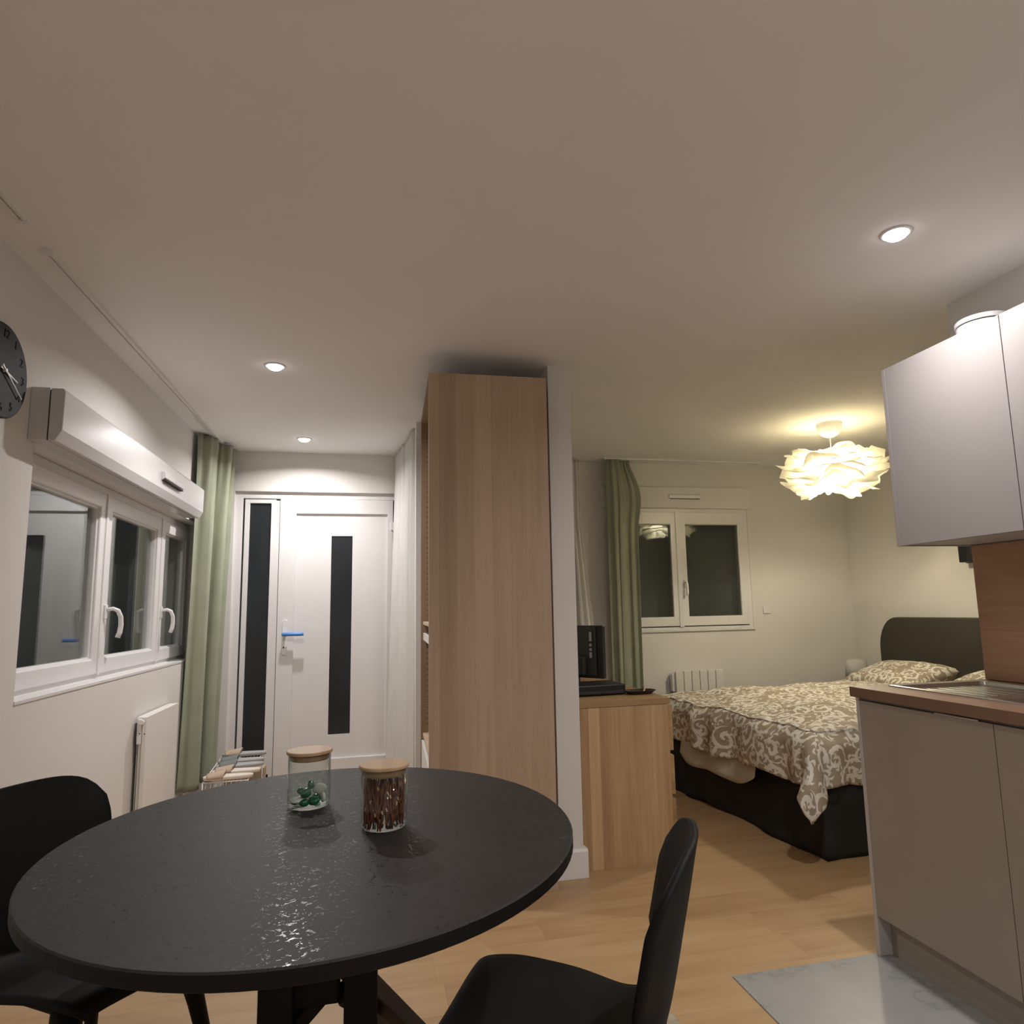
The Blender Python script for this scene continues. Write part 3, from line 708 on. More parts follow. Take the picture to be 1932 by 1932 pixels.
# ------------------------------------------------------------ dresser
t = thing('dresser', (1.22, 4.09, 0), 'low oak dresser with drawers facing the bed, behind the partition end', 'dresser')
x0, x1, y0, y1 = .985, 1.452, 3.306, 4.90
MB().box(x0, x1+.010, y0, y1, .755, .785).build('top_panel', 'dresser_top', t, bevel=.0015)
for a, b in ((y0, y0+.02), (y1-.02, y1)):
    MB().prism([(x0, 0), (x1-.055, 0), (x1-.045, .0), (x1, .012), (x1, .7535), (x0, .7535)], a, b, 'Y').build('side_panel', 'dresser', t, bevel=.001)
MB().box(x0, x0+.01, y0+.02, y1-.02, .02, .753).build('back_panel', 'dresser', t)
MB().box(x0+.01, x1-.02, y0+.02, y1-.02, .06, .075).build('bottom_panel', 'dresser', t)
ym = (y0+y1)/2
MB().box(x0+.01, x1-.02, ym-.009, ym+.009, .075, .753).build('divider', 'dresser', t)
MB().box(x1-.06, x1-.045, y0+.02, y1-.02, 0, .06).build('plinth', 'dresser', t)
for a, b in ((y0+.002, ym-.0015), (ym+.0015, y1-.002)):
    for z0, z1 in ((.528, .748), (.318, .508), (.062, .298)):
        MB().prism([(x1+.001, z0), (x1+.020, z0), (x1+.020, z1-.004), (x1+.012, z1), (x1+.001, z1)], a, b, 'Y').build('drawer', 'dresser_front', t, bevel=.001)
        
DT = .785
# TV seen from behind
import itertools
tvl = Vector((1.06, 4.26)); tvr = Vector((1.315, 3.90)); d = (tvr-tvl); L = d.length; ang = math.atan2(d.y, d.x)
t = thing('television', ((tvl.x+tvr.x)/2, (tvl.y+tvr.y)/2, DT), 'small black flat television on the dresser, seen from behind', 'television', rz=ang)
# local x along the set, local y = away from us (screen side)
MB().box(-L/2, L/2, .0, .030, .045, .355).build('housing', 'black_pl', t, True, bevel=.004)
MB().box(-L/2+.01, L/2-.045, -.012, .0, .060, .345).build('rear_cover', 'tv_back', t, True, bevel=.006)
MB().box(-L/2+.03, L/2-.11, -.045, -.012, .062, .175).build('lower_bulge', 'tv_back', t, True, bevel=.01)
p_ = MB().box(L/2-.095, L/2-.060, -.0135, -.0115, .16, .325).build('port_panel', 'gap', t, True)
for k, (za, zb) in enumerate(((.262, .318), (.232, .250), (.205, .222), (.165, .198))):
    MB().box(L/2-.088, L/2-.070, -.016, -.0135, za, zb).build('socket', 'mid_grey', p_, True)
MB().box(-L/2+.02, L/2-.02, .030, .032, .058, .342).build('screen', 'night', t, True)
MB().box(-.03, .03, .0, .02, .008, .05).build('stand_neck', 'black_pl', t, True)
MB().box(-.11, .11, -.07, .08, .0, .008).build('stand_foot', 'black_pl', t, True, bevel=.002)
MB().box(-L/2+.12, -L/2+.135, -.0145, -.012, .19, .215).build('sticker', 'stone_w', t, True)
# set-top box
t = thing('set_top_box', (1.155, 3.615, DT), 'flat black set-top box on the dresser in front of the television', 'set-top box', rz=math.radians(3))
MB().box(-.142, .142, -.115, .115, .006, .056).build('case', 'black_pl', t, True, bevel=.005)
MB().box(-.125, .125, -.117, -.114, .012, .026).build('front_strip', 'tv_back', t, True)
for sx in (-1, 1):
    for sy in (-1, 1): MB().cyl((sx*.12, sy*.09, 0), .010, .007, 12).build('foot', 'gap', t, True)
# tray
t = thing('tray', (1.385, 3.52, DT), 'small dark shallow tray at the dresser edge beside the black box', 'tray', rz=math.radians(4))
def oval(a, b, z, n=36, e=2.6):
    o_ = []
    for k in range(n):
        th = 2*PI*k/n; c_, s_ = math.cos(th), math.sin(th)
        o_.append((a*math.copysign(abs(c_)**(2/e), c_), b*math.copysign(abs(s_)**(2/e), s_), z))
    return o_
MB().rings([oval(.062, .045, 0), oval(.088, .062, .019), oval(.083, .057, .019), oval(.058, .041, .005)]).build('dish', 'darkwood', t, True, smooth=False)
tag(MB().tube([(1.40, 3.50, .800), (1.418, 3.53, .803), (1.425, 3.55, .818), (1.421, 3.56, .828)], [.004, .005, .003, .0015], 8).build('dried_twig', 'flake', smooth=True),
    'tiny orange dried twig lying in the dark tray on the dresser', 'twig')

# ------------------------------------------------------------ bed
t = thing('bed', (3.1, 4.0, 0), 'double bed with dark headboard and black cloth-covered base', 'bed')
def seg_pts(poly, n=14):
    out = []
    for i in range(len(poly)):
        a, b = Vector(poly[i]), Vector(poly[(i+1) % len(poly)])
        for k in range(n): out.append(a.lerp(b, k/n))
    return out
base = seg_pts([(2.20, 3.14), (2.02, 4.80), (4.10, 4.95), (4.10, 3.20)], 26)
ctr = Vector((3.1, 4.0))
def cloth_ring(z, out, amp, sd):
    r = []
    for k, p in enumerate(base):
        dd = (p-ctr).normalized()
        q = p + dd*(out + amp*noise.noise(Vector((p.x*5, p.y*5, sd))))
        q = Vector((min(q.x, 4.12), q.y))
        r.append((q.x, q.y, z))
    return r
MB().rings([cloth_ring(.002, .050, .07, 1), cloth_ring(.03, .045, .05, 1.5), cloth_ring(.10, .02, .03, 2), cloth_ring(.2, .012, .02, 3), cloth_ring(.32, .0, .015, 4), cloth_ring(.345, -.02, .0, 5)]).build('base_cover', 'skirtcloth', t, smooth=True)
MB().prism([(2.14, 3.16), (2.02, 4.80), (4.09, 4.93), (4.09, 3.20)], .348, .545, 'Z').build('mattress', 'mattress', t, bevel=.04, seg=4)
HY0, HY1, HZ = 3.32, 5.00, 1.118
pts = [(HY0, .05), (HY1, .05), (HY1, .80)]
rc = .17
pts = [(HY0, .05), (HY1+.005, .05), (HY1+.008, HZ-.26)] + [(HY1+.008-.20*(1-math.cos(a)), HZ-.26+.26*math.sin(a)) for a in [PI/2*k/10 for k in range(1, 11)]]
pts += [(HY0-.008+.20*(1-math.cos(a)), HZ-.26+.26*math.sin(a)) for a in [PI/2*(1-k/10) for k in range(0, 11)]]
MB().prism(pts, 4.125, 4.195, 'X').build('headboard', 'headboard', t, bevel=.012, seg=3)
# white sheet hem that shows under the duvet at the foot end
def sheet(u, v):
    y = 3.62 + .80*u; xe = 2.20 - (y-3.14)*.18/1.66
    drop = .03 + (.26 + .02*math.sin(u*9) + .085*math.sin(PI*u)**.7)*v
    return Vector((xe - .012 - .008*math.sin(u*17)*v - .046*v, y, .53 - drop*.86))
MB().grid(sheet, 40, 10, uvfn=lambda u, v: (u, v)).build('sheet_hem', 'mattress', t, smooth=True, thick=.003)

# duvet
P00 = Vector((2.165, 3.16)); P01 = Vector((2.010, 4.86)); P10 = Vector((3.60, 3.19)); P11 = Vector((3.60, 4.91))
Ly, Lx = 1.70, 1.42
def hn(x, y, s, sd): return noise.noise(Vector((x*s, y*s, sd)))
def duvet(u, v):
    b = -.30 + (Ly+.56)*u          # along y, negative = hanging on our side
    a = -.285 + (Lx+.285)*v        # along x, negative = hanging over the foot
    over_b = -b if b < 0 else (b-Ly if b > Ly else 0); over_a = -a if a < 0 else 0
    cb = min(max(b, 0), Ly)/Ly; ca = min(max(a, 0), Lx)/Lx
    base_ = P00.lerp(P01, cb).lerp(P10.lerp(P11, cb), ca)
    dd = math.hypot(over_a, over_b); r = .075
    dirv = Vector((-over_a, (-over_b if b < 0 else over_b))); dirv = dirv.normalized() if dd > 1e-6 else Vector((0, 0))
    edge = min(min(b, Ly-b), a)
    puff = .075*max(0, min(1, (edge+.05)/.45))**.7
    top = .585 + puff + .022*hn(a, b, 3.2, 1) + .012*hn(a, b, 8, 2) + .006*hn(a, b, 19, 5)
    # a crease running along the foot edge
    if dd > 0:
        th = min(dd/r, PI/2); hx = r*math.sin(th); dz = r*(1-math.cos(th)) + max(0, dd - r*PI/2)
        s = a if over_b > over_a else b
        fold = .030*math.sin(s*19 + 1.3*math.sin(s*7)) * min(1, dd/.2) + .03*hn(a, b, 6, 8)*min(1, dd/.1)
        xy = base_ + dirv*(hx - .02 + fold)
        corner = math.sqrt(over_a*over_b)
        xy += dirv*corner*.62
        hang = dz*(1 + .10*hn(a*2, b*2, 2, 4))
        z = top - hang
    else:
        xy = base_ + Vector((.012*hn(a, b, 7, 6), .012*hn(a, b, 7, 7))); z = top
    return Vector((xy.x, xy.y, z))
o = MB().grid(duvet, 150, 130, uvfn=lambda u, v: ((Ly+.56)*u, (Lx+.285)*v)).build('duvet', 'duvet', smooth=True, thick=.018, off=-1)
tag(o, 'taupe duvet with cream scrollwork spread over the bed, one corner trailing', 'duvet')

def pillow(cx, cy, cz, lx, ly, hz, tilt, label, rz=0):
    M = Matrix.Translation((cx, cy, cz)) @ Matrix.Rotation(rz, 4, 'Z') @ Matrix.Rotation(tilt, 4, 'Y')
    m = MB(); n = 26
    def side(sg):
        def fn(u, v):
            a, b = 2*u-1, 2*v-1
            e = max(0, (1-a**4))*max(0, (1-b**4)); pin = 1 - .07*(abs(a)*abs(b))**2*0 - .06*(1-abs(b))*abs(a)**3*0
            h = hz*e**.45
            cx_ = a*lx/2*(1 - .06*(1-b*b)*0 + 0); 
            return M @ Vector((a*lx/2*(1-.05*math.cos(b*PI/2)*abs(a)), b*ly/2*(1-.05*math.cos(a*PI/2)*abs(b)), sg*h*(1+.15*hn(a, b, 2, cy)) + .006*hn(a, b, 5, cx)))
        return fn
    m.grid(side(1), n, n, uvfn=lambda u, v: (u*lx+cy, v*ly+cx)); m.grid(side(-1), n, n, uvfn=lambda u, v: (u*lx, v*ly))
    bmesh.ops.remove_doubles(m.bm, verts=m.bm.verts, dist=.0008)
    return tag(m.build('pillow', 'duvet', smooth=True), label, 'pillow')
pillow(3.845, 4.50, .680, .46, .74, .082, math.radians(-16), 'scroll-patterned pillow lying before the headboard, nearer the bedside lamp', rz=math.radians(-2))
pillow(3.86, 3.64, .685, .46, .66, .075, math.radians(-14), 'scroll-patterned pillow mostly hidden behind the kitchen backsplash')

# nightstand and lamp
t = thing('nightstand', (3.87, 5.23, 0), 'low black nightstand in the corner beside the bed', 'nightstand')
MB().box(3.62, 4.12, 5.07, 5.39, .03, .46).build('body', 'black_pl', t, bevel=.003)
MB().box(3.60, 4.14, 5.05, 5.40, .46, .485).build('top_panel', 'black_pl', t, bevel=.003)
MB().box(3.63, 4.11, 5.058, 5.07, .06, .44).build('drawer', 'black_pl', t, bevel=.002)
for x in (3.64, 4.08):
    for y in (5.09, 5.35): MB().box(x, x+.03, y, y+.03, 0, .03).build('foot', 'black_pl', t)
c = (4.035, 5.20, .485)
t = thing('bedside_lamp', c, 'small unlit lamp with white drum shade in the corner past the pillow', 'table lamp')
MB().lathe([(0, 0), (.05, 0), (.052, .008), (.012, .014), (.010, .10), (.010, .125), (0, .125)], c, 28).build('base', 'pvc', t, smooth=True)
MB().lathe([(.092, .115), (.083, .275), (.080, .275), (.089, .115)], c, 36, True).build('lamp_shade', 'lampshade', t, smooth=True)
# wall lamp over the bed
t = thing('wall_lamp', (XR, 4.12, 1.5), 'small black box lamp on the wall above the headboard', 'wall lamp')
MB().box(XR-.022, XR, 4.045, 4.135, 1.51, 1.72).build('back_plate', 'black_pl', t, bevel=.002)
MB().box(XR-.085, XR-.022, 4.05, 4.13, 1.515, 1.70).build('housing', 'black_pl', t, bevel=.004)

# ------------------------------------------------------------ kitchen
XB = 1.75                                   # door face of the base units
tag(MB().box(XB, XK-.002, 2.257, 2.275, .004, .896).build('end_panel', 'cab_edge', bevel=.001), 'tall thin side panel closing the row of base cabinets', 'panel')
UN = [(1.690, 2.257, 'taupe base cabinet at the end of the worktop, below the sink'), (1.09, 1.690, 'taupe base cabinet cut by the right edge, next to the end unit'), (.49, 1.09, 'taupe base cabinet nearest the camera')]
for a, b, lab in UN:
    t = thing('base_cabinet', (2.05, (a+b)/2, 0), lab, 'cabinet', group='base cabinets under the worktop')
    MB().box(XB+.021, XK-.004, a+.001, b-.001, .14, .745).build('body', 'cab_edge', t)
    MB().box(XB+.021, XB+.045, a+.001, b-.001, .747, .894).build('front_rail', 'cab_edge', t)
    dr = MB().box(XB, XB+.019, a+.0015, b-.0015, .138, .884).build('door', 'cab_low', t, bevel=.001)
    MB().box(XB-.004, XB+.008, b-.52, b-.355, .884, .8875).build('handle', 'metal', dr)
    MB().box(XB+.052, XB+.066, a, b, .004, .138).build('plinth', 'cab_low', t)
# worktop
t = thing('worktop', (2.04, 1.4, .896), 'wood-effect kitchen worktop with a dark wooden edge', 'worktop')
m = MB(); wx0, wx1 = 1.73, XK-.001; wy0, wy1 = .49, 2.280; sx0, sx1, sy0, sy1 = 1.872, 2.255, 1.42, 2.215
V0 = {}
for z in (.896, .932):
    for n_, p in (('a', (wx0, wy0)), ('b', (wx1, wy0)), ('c', (wx1, wy1)), ('d', (wx0, wy1)), ('e', (sx0, sy0)), ('f', (sx1, sy0)), ('g', (sx1, sy1)), ('h', (sx0, sy1))):
        V0[n_, z] = m.bm.verts.new((*p, z))
    for q in ('abfe', 'bcgf', 'cdhg', 'daeh'): m.bm.faces.new([V0[k, z] for k in q])
for q in ('ab', 'bc', 'cd', 'da', 'ef', 'fg', 'gh', 'he'): m.bm.faces.new((V0[q[0], .896], V0[q[1], .896], V0[q[1], .932], V0[q[0], .932]))
m.build('slab', 'worktop', t, bevel=.0015)
# sink
def rrect(x0, x1, y0, y1, r, z, n=6):
    o_ = []
    for cx, cy, a0 in ((x1-r, y1-r, 0), (x0+r, y1-r, PI/2), (x0+r, y0+r, PI), (x1-r, y0+r, 3*PI/2)):
        for k in range(n+1):
            a = a0 + PI/2*k/n; o_.append((cx+r*math.cos(a), cy+r*math.sin(a), z))
    return o_
t = thing('sink', (2.06, 1.83, .932), 'brushed steel inset sink with drainer set in the worktop', 'sink')
m = MB()
m.rings([rrect(1.855, 2.272, 1.40, 2.232, .012, .9325), rrect(1.855, 2.272, 1.40, 2.232, .012, .9365), rrect(1.862, 2.265, 1.407, 2.225, .012, .938),
         rrect(1.880, 2.247, 1.425, 2.205, .02, .936), rrect(1.884, 2.243, 1.43, 2.20, .02, .924)], cap=False)
bm = m.bm
inner = [v for v in bm.verts if abs(v.co.z-.924) < 1e-5]
# floor of the recess with the bowl hole
hole = rrect(1.915, 2.215, 1.46, 1.86, .05, .922); hv = [bm.verts.new(p) for p in hole]
el = [bm.edges.get((a, b)) for a, b in zip(inner, inner[1:]+inner[:1])]
he = [bm.edges.new((a, b)) for a, b in zip(hv, hv[1:]+hv[:1])]
bmesh.ops.triangle_fill(bm, edges=[e for e in el if e]+he, use_beauty=True)
prev = hv
for pr_ in (rrect(1.920, 2.210, 1.465, 1.855, .05, .905), rrect(1.935, 2.195, 1.48, 1.84, .05, .775), rrect(1.96, 2.17, 1.505, 1.815, .04, .765)):
    cur = [bm.verts.new(p) for p in pr_]
    for i in range(len(cur)): bm.faces.new((prev[i], prev[(i+1) % len(cur)], cur[(i+1) % len(cur)], cur[i]))
    prev = cur
bm.faces.new(prev)
m.build('basin', 'metal', t, smooth=False, bevel=.0015)
for k in range(6):
    MB().box(1.92+k*.05, 1.926+k*.05, 1.92, 2.17, .9225, .9245).build('drainer_rib', 'metal', t, bevel=.001)
MB().cyl((2.065, 1.66, .7655), .04, .004, 28).build('drain', 'chrome', t, bevel=.001)
# tap
t = thing('tap', (2.275, 1.52, .938), 'chrome kitchen tap with a horizontal spout over the sink', 'tap')
MB().cyl((2.262, 1.50, .9385), .025, .012, 28).build('base', 'chrome', t, bevel=.002)
MB().tube([(2.262, 1.50, .95), (2.262, 1.50, 1.05)], .019, 20).build('body', 'chrome', t, smooth=True)
MB().tube([(2.255, 1.52, 1.055), (2.22, 1.61, 1.085), (2.16, 1.72, 1.094), (2.112, 1.81, 1.098), (2.098, 1.838, 1.098)], [.013, .012, .0115, .011, .0105], 16).build('spout', 'chrome', t, smooth=True)
MB().lathe([(0, -.030), (.012, -.030), (.014, -.022), (.0135, 0), (.009, .012), (0, .014)], (2.095, 1.843, 1.100), 24).build('aerator', 'chrome', t, smooth=True)
MB().tube([(2.262, 1.50, 1.05), (2.262, 1.49, 1.08), (2.262, 1.42, 1.12)], [.018, .012, .006], 14).build('lever', 'chrome', t, smooth=True)
# backsplash
tag(MB().box(XK-.016, XK-.0005, .49, 2.266, .934, 1.457).build('backsplash', 'walnut', bevel=.001), 'brown walnut-effect backsplash board between worktop and upper cabinets', 'backsplash')
# upper units
XU = 2.0; ZU0, ZU1 = 1.457, 2.175
tag(MB().box(XU, XK-.001, 2.262, 2.281, ZU0, ZU1).build('end_panel', 'cab_up', bevel=.001), 'taupe side panel closing the end of the upper cabinets', 'panel')
for a, b, lab in ((1.738, 2.262, 'taupe upper cabinet at the end of the row, over the sink'), (1.138, 1.738, 'taupe upper cabinet cut by the right edge'), (.538, 1.138, 'taupe upper cabinet nearest the camera')):
    t = thing('upper_cabinet', (2.17, (a+b)/2, ZU0), lab, 'cabinet', group='upper wall cabinets')
    MB().box(XU+.021, XK-.004, a, b, ZU0+.004, ZU1).build('body', 'cab_edge', t)
    MB().box(XU, XU+.019, a+.0015, b-.0015, ZU0, ZU1).build('door', 'cab_up', t, bevel=.001)

# ------------------------------------------------------------ rug
def rugring(sc, z, j):
    o_ = []
    for k in range(90):
        th = 2*PI*k/90; r = 1 + .05*math.sin(7*th+1) + .03*math.sin(17*th) + .02*math.sin(31*th)
        o_.append((.66 + .345*sc*r*math.cos(th), 1.72 + .52*sc*r*math.sin(th), z))
    return o_
tag(MB().rings([rugring(1, .0004, 0), rugring(1, .0018, 0), rugring(.985, .0026, 0)]).build('rug', 'rug', smooth=True), 'small beige irregular rug on the floor under the right chair', 'rug')

# ------------------------------------------------------------ dining table
TC = Vector((-.107, 1.724)); TA, TB = .566, .634
t = thing('dining_table', (TC.x, TC.y, 0), 'round dark slate-grey dining table in the foreground', 'table')
def ell(da, z, n=96): return [(TC.x + (TA+da)*math.cos(2*PI*k/n), TC.y + (TB+da)*math.sin(2*PI*k/n), z) for k in range(n)]
MB().rings([ell(-.004, .722), ell(0, .725), ell(0, .747), ell(-.003, .750)]).build('tabletop', 'table', t, smooth=False)
o = [x for x in t.children if x.name.startswith('tabletop')][0] if t.children else bpy.data.objects['tabletop']
o.data.materials.append(MAT['table_edge'])
for p in o.data.polygons:
    if p.normal.z < .5: p.material_index = 1
MB().box(TC.x-.24, TC.x+.24, TC.y-.24, TC.y+.24, .70, .7215).build('top_plate', 'chair', t, bevel=.004)
for sx in (-1, 1):
    px = TC.x + sx*.082 + (.004 if sx > 0 else -.010)
    lg = MB().box(px-.036, px+.036, TC.y-.05, TC.y+.05, .30 if sx > 0 else .03, .70).build('leg', 'chair', t, bevel=.004)
MB().box(TC.x-.09, TC.x+.04, TC.y-.022, TC.y+.022, .385, .56).build('brace', 'chair', t, bevel=.006)
MB().prism([(TC.x-.075, .30), (TC.x+.02, .395), (TC.x-.02, .395), (TC.x-.09, .33)], TC.y-.02, TC.y+.02, 'Y').build('gusset', 'chair', t, bevel=.003)
def foot(dx, dy, z0=.42):
    a = Vector((TC.x+(.05 if dx > 0 else -.05), TC.y, z0)); b = Vector((TC.x+dx, TC.y+dy, .022))
    MB().tube([a, a.lerp(b, .5), b], [.040, .034, .026], 4, .75).build('foot', 'darkwood', t, bevel=.003)
foot(.42, .10, .46); foot(.30, .38, .40); foot(-.36, .36, .36)

# ------------------------------------------------------------ chairs
def make_chair(label):
    t = thing('dining_chair', (0, 0, 0), label, 'chair', group='black moulded shell chairs at the round table')
    prof = [(.250, .405), (.246, .432), (.222, .447), (.17, .446), (.10, .436), (.03, .428), (-.04, .424), (-.10, .428), (-.145, .442), (-.178, .474), (-.198, .52), (-.213, .58), (-.228, .65), (-.243, .72), (-.256, .785), (-.262, .812)]
    half = [.176, .202, .214, .221, .225, .227, .223, .212, .198, .188, .186, .190, .194, .194, .186, .165]
    # smooth resample
    def cr_(P, t_):
        n = len(P)-1; s = min(max(t_*n, 0), n-1e-6); i = int(s); f = s-i
        p = [P[max(i-1, 0)], P[i], P[i+1], P[min(i+2, n)]]
        def c1(a, b, c, d): return .5*((2*b)+(-a+c)*f+(2*a-5*b+4*c-d)*f*f+(-a+3*b-3*c+d)*f**3)
        if isinstance(p[0], tuple): return tuple(c1(*[q[k] for q in p]) for k in range(2))
        return c1(*p)
    def fn(u, v):
        a = 2*u-1; v = v - .115*abs(a)**3.6*v**9
        d_, z = cr_(prof, v); h = cr_(half, v)
        y = a*h
        back = max(0, min(1, (z-.45)/.12)) if v > .5 else 0
        seatk = 1-back
        wrap = .055*back*(a*a) * (1-.4*max(0, (z-.7)/.1))
        sf = max(0, min(1, (d_-.10)/.15)); sf = sf*sf*(3-2*sf)
        lift = seatk*(.016*a*a - .022*math.exp(-((d_+.12)/.09)**2)*a*a) - .014*sf*abs(a)**4*seatk
        return Vector((d_ + wrap, y, z + lift))
    MB().grid(fn, 24, 64).build('seat_shell', 'chair', t, True, smooth=True, thick=.014, off=1, bevel=0)
    MB().prism([(-.15, -.15), (.15, -.16), (.17, 0), (.15, .16), (-.15, .15), (-.17, 0)], .385, .420, 'Z').build('seat_frame', 'chair', t, True, bevel=.008)
    for sx, sy in ((1, 1), (1, -1), (-1, 1), (-1, -1)):
        p = [(sx*.10, sy*.10, .398), (sx*.135, sy*.130, .392), (sx*.160, sy*.152, .372), (sx*.174, sy*.163, .330), (sx*.188, sy*.175, .26), (sx*.215, sy*.198, .12), (sx*.238, sy*.218, .003)]
        MB().tube(p, [.030, .033, .032, .026, .021, .016, .013], 12).build('leg', 'chair', t, True, smooth=True)
    return t
ch = make_chair('black moulded plastic chair at the right of the table, seen edge-on')
ch.location = (.362, 1.395, 0); ch.rotation_euler.z = math.atan2(.45, -.893)
c2_ = copy_tree(ch)
c2_['label'] = 'black moulded plastic chair at the left edge, tucked behind the table'
c2_.location = (-.690, 2.020, 0); c2_.rotation_euler.z = math.atan2(-.56, .83)

# ------------------------------------------------------------ jars
def jar(x, y, label):
    t = thing('glass_jar', (x, y, .7505), label, 'jar', group='glass storage jars on the table')
    c = (x, y, .7505); h = .131; r = .0535
    MB().lathe([(0, 0), (r-.010, 0), (r-.002, .004), (r, .012), (r, h), (r-.0022, h), (r-.0022, .013), (r-.005, .008), (r-.012, .006), (0, .006)], c, 56).build('glass_body', 'jar', t, smooth=True)
    ld_ = MB().lathe([(0, h+.001), (r+.0015, h+.001), (r+.004, h+.003), (r+.004, h+.008), (r+.002, h+.010), (0, h+.010)], c, 56).build('lid', 'bamboo', t, smooth=False)
    MB().lathe([(0, h-.014), (r-.006, h-.014), (r-.004, h-.010), (r-.004, h+.001), (0, h+.001)], c, 40).build('lid_plug', 'bamboo', ld_, smooth=False)
    return t
J1 = (-.161, 1.935); J2 = (.026, 1.700)
jar(*J1, 'glass jar with bamboo lid holding green and pale pebbles')
jar(*J2, 'glass jar with bamboo lid packed with reddish twigs')
def pebble(x, y, z, rx, ry, rz_, rot, mat, label, grp, sd):
    m = MB(); bmesh.ops.create_icosphere(m.bm, subdivisions=3, radius=1)
    M = Matrix.Translation((x, y, z)) @ Matrix.Rotation(rot[0], 4, 'Z') @ Matrix.Rotation(rot[1], 4, 'X') @ Matrix.Diagonal((rx, ry, rz_, 1))
    for v in m.bm.verts:
        k = 1 + .16*noise.noise(v.co*1.3 + Vector((sd, 0, 0))); v.co = M @ (v.co*k)
    return tag(m.build('pebble', mat, smooth=True), label, 'pebble', grp)
ZB = .7505+.006
GP = 'white pebbles in the jar'; GG = 'green glass pebbles in the jar'
pebble(J1[0]-.026, J1[1]-.022, ZB+.016, .019, .012, .006, (.2, .25), 'stone_w', 'flat white pebble at the left front of the pebble jar', GP, 1)
pebble(J1[0]+.026, J1[1]+.008, ZB+.034, .017, .006, .016, (.1, .2), 'stone_w', 'upright round white pebble at the right of the pebble jar, highest white one', GP, 2)
pebble(J1[0]+.036, J1[1]-.008, ZB+.016, .006, .012, .013, (.3, .1), 'stone_w', 'small white pebble against the right side of the pebble jar', GP, 3)
pebble(J1[0]-.022, J1[1]+.020, ZB+.008, .020, .014, .007, (.7, .0), 'stone_w', 'white pebble at the back of the pebble jar bottom', GP, 4)
gl = [(-.006, -.012, .030, .019, .012, .013, 'large green pebble in the middle of the pebble jar'), (.014, -.024, .012, .016, .012, .010, 'green pebble low at the right front of the pebble jar'), (-.008, -.028, .010, .013, .010, .009, 'green pebble at the bottom front of the pebble jar'),
      (-.020, .004, .032, .014, .010, .008, 'flat green pebble at the left of the pebble heap'), (.004, .004, .046, .009, .008, .011, 'green pebble topping the pebble heap'), (.018, .014, .010, .014, .012, .010, 'green pebble under the upright white one'), (-.034, -.008, .010, .009, .012, .009, 'small green pebble by the left side of the pebble jar')]
for k, (a, b, c_, rx, ry, rz_, lab) in enumerate(gl):
    pebble(J1[0]+a, J1[1]+b, ZB+c_, rx, ry, rz_, (random.uniform(0, 3), random.uniform(-.4, .4)), 'stone_g', lab, GG, 10+k)
# twigs: one mesh kind, many copies
def mk_twig(sd):
    rnd = random.Random(sd); L_ = .098; n = 7
    pts = [Vector((.0022*rnd.uniform(-1, 1), .0022*rnd.uniform(-1, 1), -L_/2 + L_*k/(n-1))) for k in range(n)]
    m = MB(); m.tube(pts, [.0016*rnd.uniform(.8, 1.25) for _ in range(n)], 6)
    o_ = m.build('twig', 'twig', smooth=True)
    me = o_.data; off = o_.location.copy()
    for v in me.vertices: v.co += off
    bpy.data.objects.remove(o_); me.name = 'twig'; return me
tw = [mk_twig(s_) for s_ in range(6)]
rnd = random.Random(4)
cnt = 0
for ringi, (rr, nn) in enumerate(((.0440, 62), (.036, 40), (.024, 26))):
    for k in range(nn):
        th = 2*PI*(k+.5*rnd.random())/nn
        o_ = bpy.data.objects.new('twig', tw[rnd.randrange(6)]); COL.objects.link(o_)
        ht = rnd.uniform(.047, .050) if rnd.random() < .6 else rnd.uniform(.052, .066)
        lean = rnd.gauss(0, .16); lean_in = rnd.uniform(-.03, .05); sc = rnd.uniform(.82, 1.02)
        if rnd.random() < .10: lean *= 2.2; sc *= .7
        # keep the twig inside the round jar: chord lean shifts it inwards
        rr2 = rr - .0455*(1-math.cos(abs(lean)*.9))*.8 - abs(lean)*.006
        M = Matrix.Translation((J2[0]+rr2*math.cos(th), J2[1]+rr2*math.sin(th), ZB+ht-.003)) @ Matrix.Rotation(th, 4, 'Z') @ Matrix.Rotation(lean, 4, 'X') @ Matrix.Rotation(lean_in, 4, 'Y') @ Matrix.Diagonal((1, 1, sc, 1))
        o_.matrix_world = M
        tag(o_, 'thin reddish brown twig among many in the right-hand jar', 'twig', 'twigs in the jar')
for k in range(12):
    th = rnd.uniform(-2.9, -.2); z = rnd.uniform(.015, .10)
    m = MB(); M = Matrix.Translation((J2[0]+.0488*math.cos(th), J2[1]+.0488*math.sin(th), ZB+z)) @ Matrix.Rotation(th, 4, 'Z') @ Matrix.Rotation(rnd.uniform(-.6, .6), 4, 'X')
    m.box(-.0006, .0006, -.0016, .0016, -.004, .004, M)
    tag(m.build('wood_chip', 'flake'), 'tiny pale wood chip caught among the twigs in the jar', 'wood chip', 'pale chips in the twig jar')

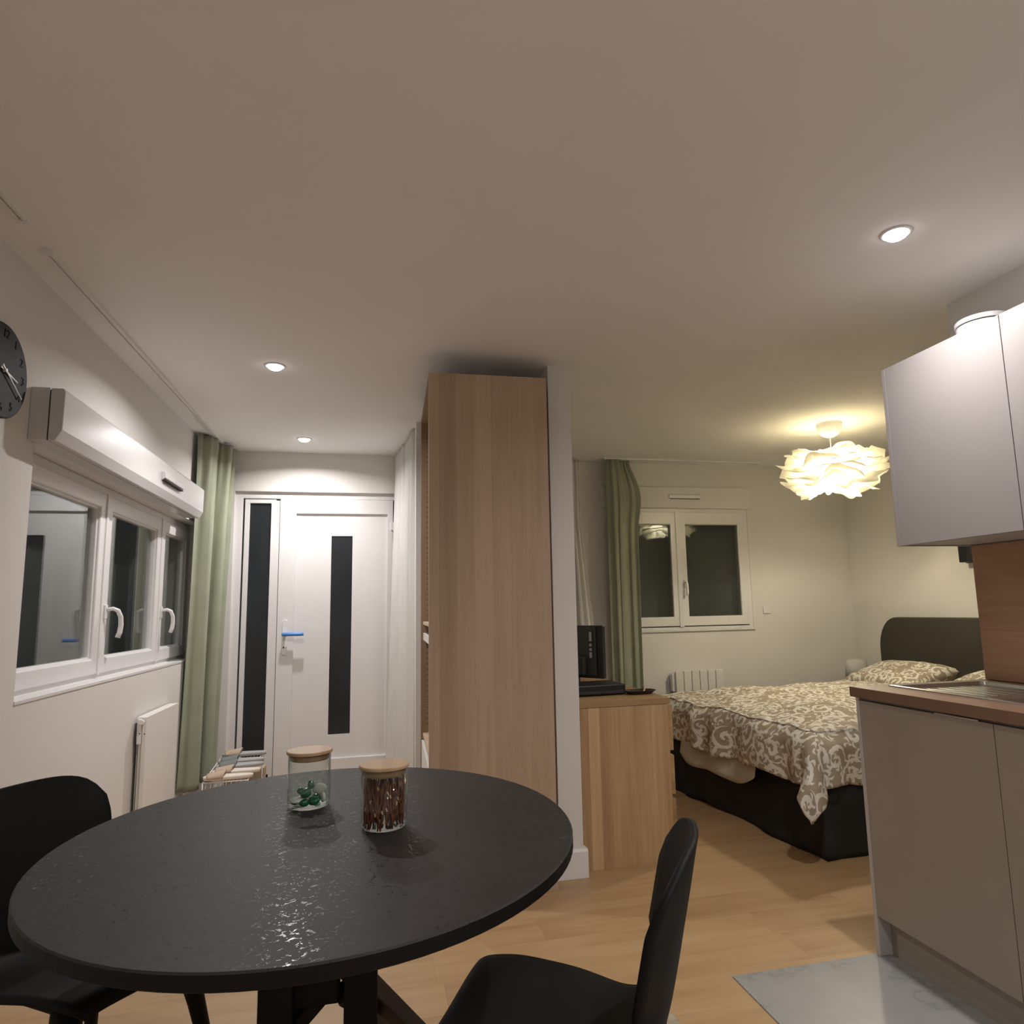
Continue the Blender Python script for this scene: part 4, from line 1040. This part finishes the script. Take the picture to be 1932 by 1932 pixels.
# ------------------------------------------------------------ shoe rack and slippers
t = thing('shoe_rack', (-.86, 4.93, 0), 'low white wire rack on the floor by the green curtain, carrying slippers', 'shoe rack')
rz_ = lambda y: .245 + (y-4.62)*.10
X0, X1, Y0, Y1 = -1.000, -.745, 4.64, 5.20
MB().tube([(X0, Y0, rz_(Y0)), (X1, Y0, rz_(Y0)), (X1, Y1, rz_(Y1)), (X0, Y1, rz_(Y1)), (X0, Y0, rz_(Y0))], .004, 8).build('rim', 'gloss_white', t, smooth=True)
for k in range(1, 12):
    x = X0 + (X1-X0)*k/12
    MB().tube([(x, Y0, rz_(Y0)), (x, Y1, rz_(Y1))], .0018, 6).build('wire', 'gloss_white', t, smooth=True)
MB().tube([(X0+.01, Y0-.004, .185), (X1-.03, Y0-.004, .185)], .003, 8).build('lower_rail', 'gloss_white', t, smooth=True)
for k in range(9):
    x = X0+.01 + (X1-X0-.03)*k/8
    MB().tube([(x, Y0-.004, .185), (x+.012, Y0, rz_(Y0))], .0018, 6).build('bar', 'gloss_white', t, smooth=True)
for x in (X0, X1):
    for y in (Y0, Y1): MB().tube([(x, y, 0), (x, y, rz_(y))], .004, 8).build('leg', 'gloss_white', t, smooth=True)
MB().box(X0, X1+.0, Y0+.02, Y1, .095, .10).build('lower_shelf', 'mid_grey', t)
def slipper(x, y, z, rz, sole, felt, label, grp):
    t = thing('slipper', (x, y, z), label, 'slipper', rz=rz, group=grp)
    def outline(z_, g):
        o_ = []
        for k in range(44):
            th = 2*PI*k/44; c_ = math.cos(th); s_ = math.sin(th)
            xx = .140*c_; wdt = (.044 + .010*c_*-1) * (1 - .16*math.exp(-((xx-.02)/.05)**2))
            o_.append((xx*(1+g/.14), wdt*math.copysign(abs(s_)**.75, s_)*(1+g/.045), z_))
        return o_
    MB().rings([outline(0, -.003), outline(.003, 0), outline(.018, .004), outline(.0205, .001)]).build('sole', sole, t, True, smooth=True, bevel=0)
    MB().rings([outline(.0206, -.004), outline(.0225, -.006)]).build('insole', 'cream_sole' if sole == 'cream_sole' else sole, t, True)
    def strap(u, v):
        th = PI*u; xx = -.112 + .088*v + .018*math.sin(PI*u)*(v-.5)
        wd_ = .050 - .003*v; hh = .022 + .016*v
        return Vector((xx, -wd_*math.cos(th), .012 + hh*math.sin(th)**.8))
    MB().grid(strap, 18, 8).build('strap', felt, t, True, smooth=True, thick=.005)
    return t
G1, G2, G3 = 'beige slippers in front', 'grey slippers in the middle', 'pale slippers at the back'
z_ = lambda y: rz_(y)+.0045
slipper(-.862, 4.672, z_(4.672)+.003, .02, 'cream_sole', 'beige_felt', 'beige open slipper lying at the front edge of the wire rack', G1)
slipper(-.835, 4.772, z_(4.772)+.003, -.02, 'cream_sole', 'beige_felt', 'beige open slipper just behind the front one on the rack', G1)
slipper(-.835, 4.885, z_(4.885)+.003, .10, 'grey_sole', 'grey_felt', 'grey slipper in the middle of the rack, nearer the beige pair', G2)
slipper(-.845, 4.985, z_(4.985)+.003, .04, 'grey_sole', 'grey_felt', 'grey slipper in the middle of the rack, nearer the door', G2)
slipper(-.850, 5.135, z_(5.135)+.003, .0, 'grey_sole', 'beige_felt', 'slipper with beige strap and grey sole at the back of the rack', G3)
tag(MB().box(-.995, -.74, 5.245, 5.36, .0, .19).build('cardboard_box', 'beige_felt', bevel=.002), 'brown box on the floor behind the wire rack by the door', 'box')
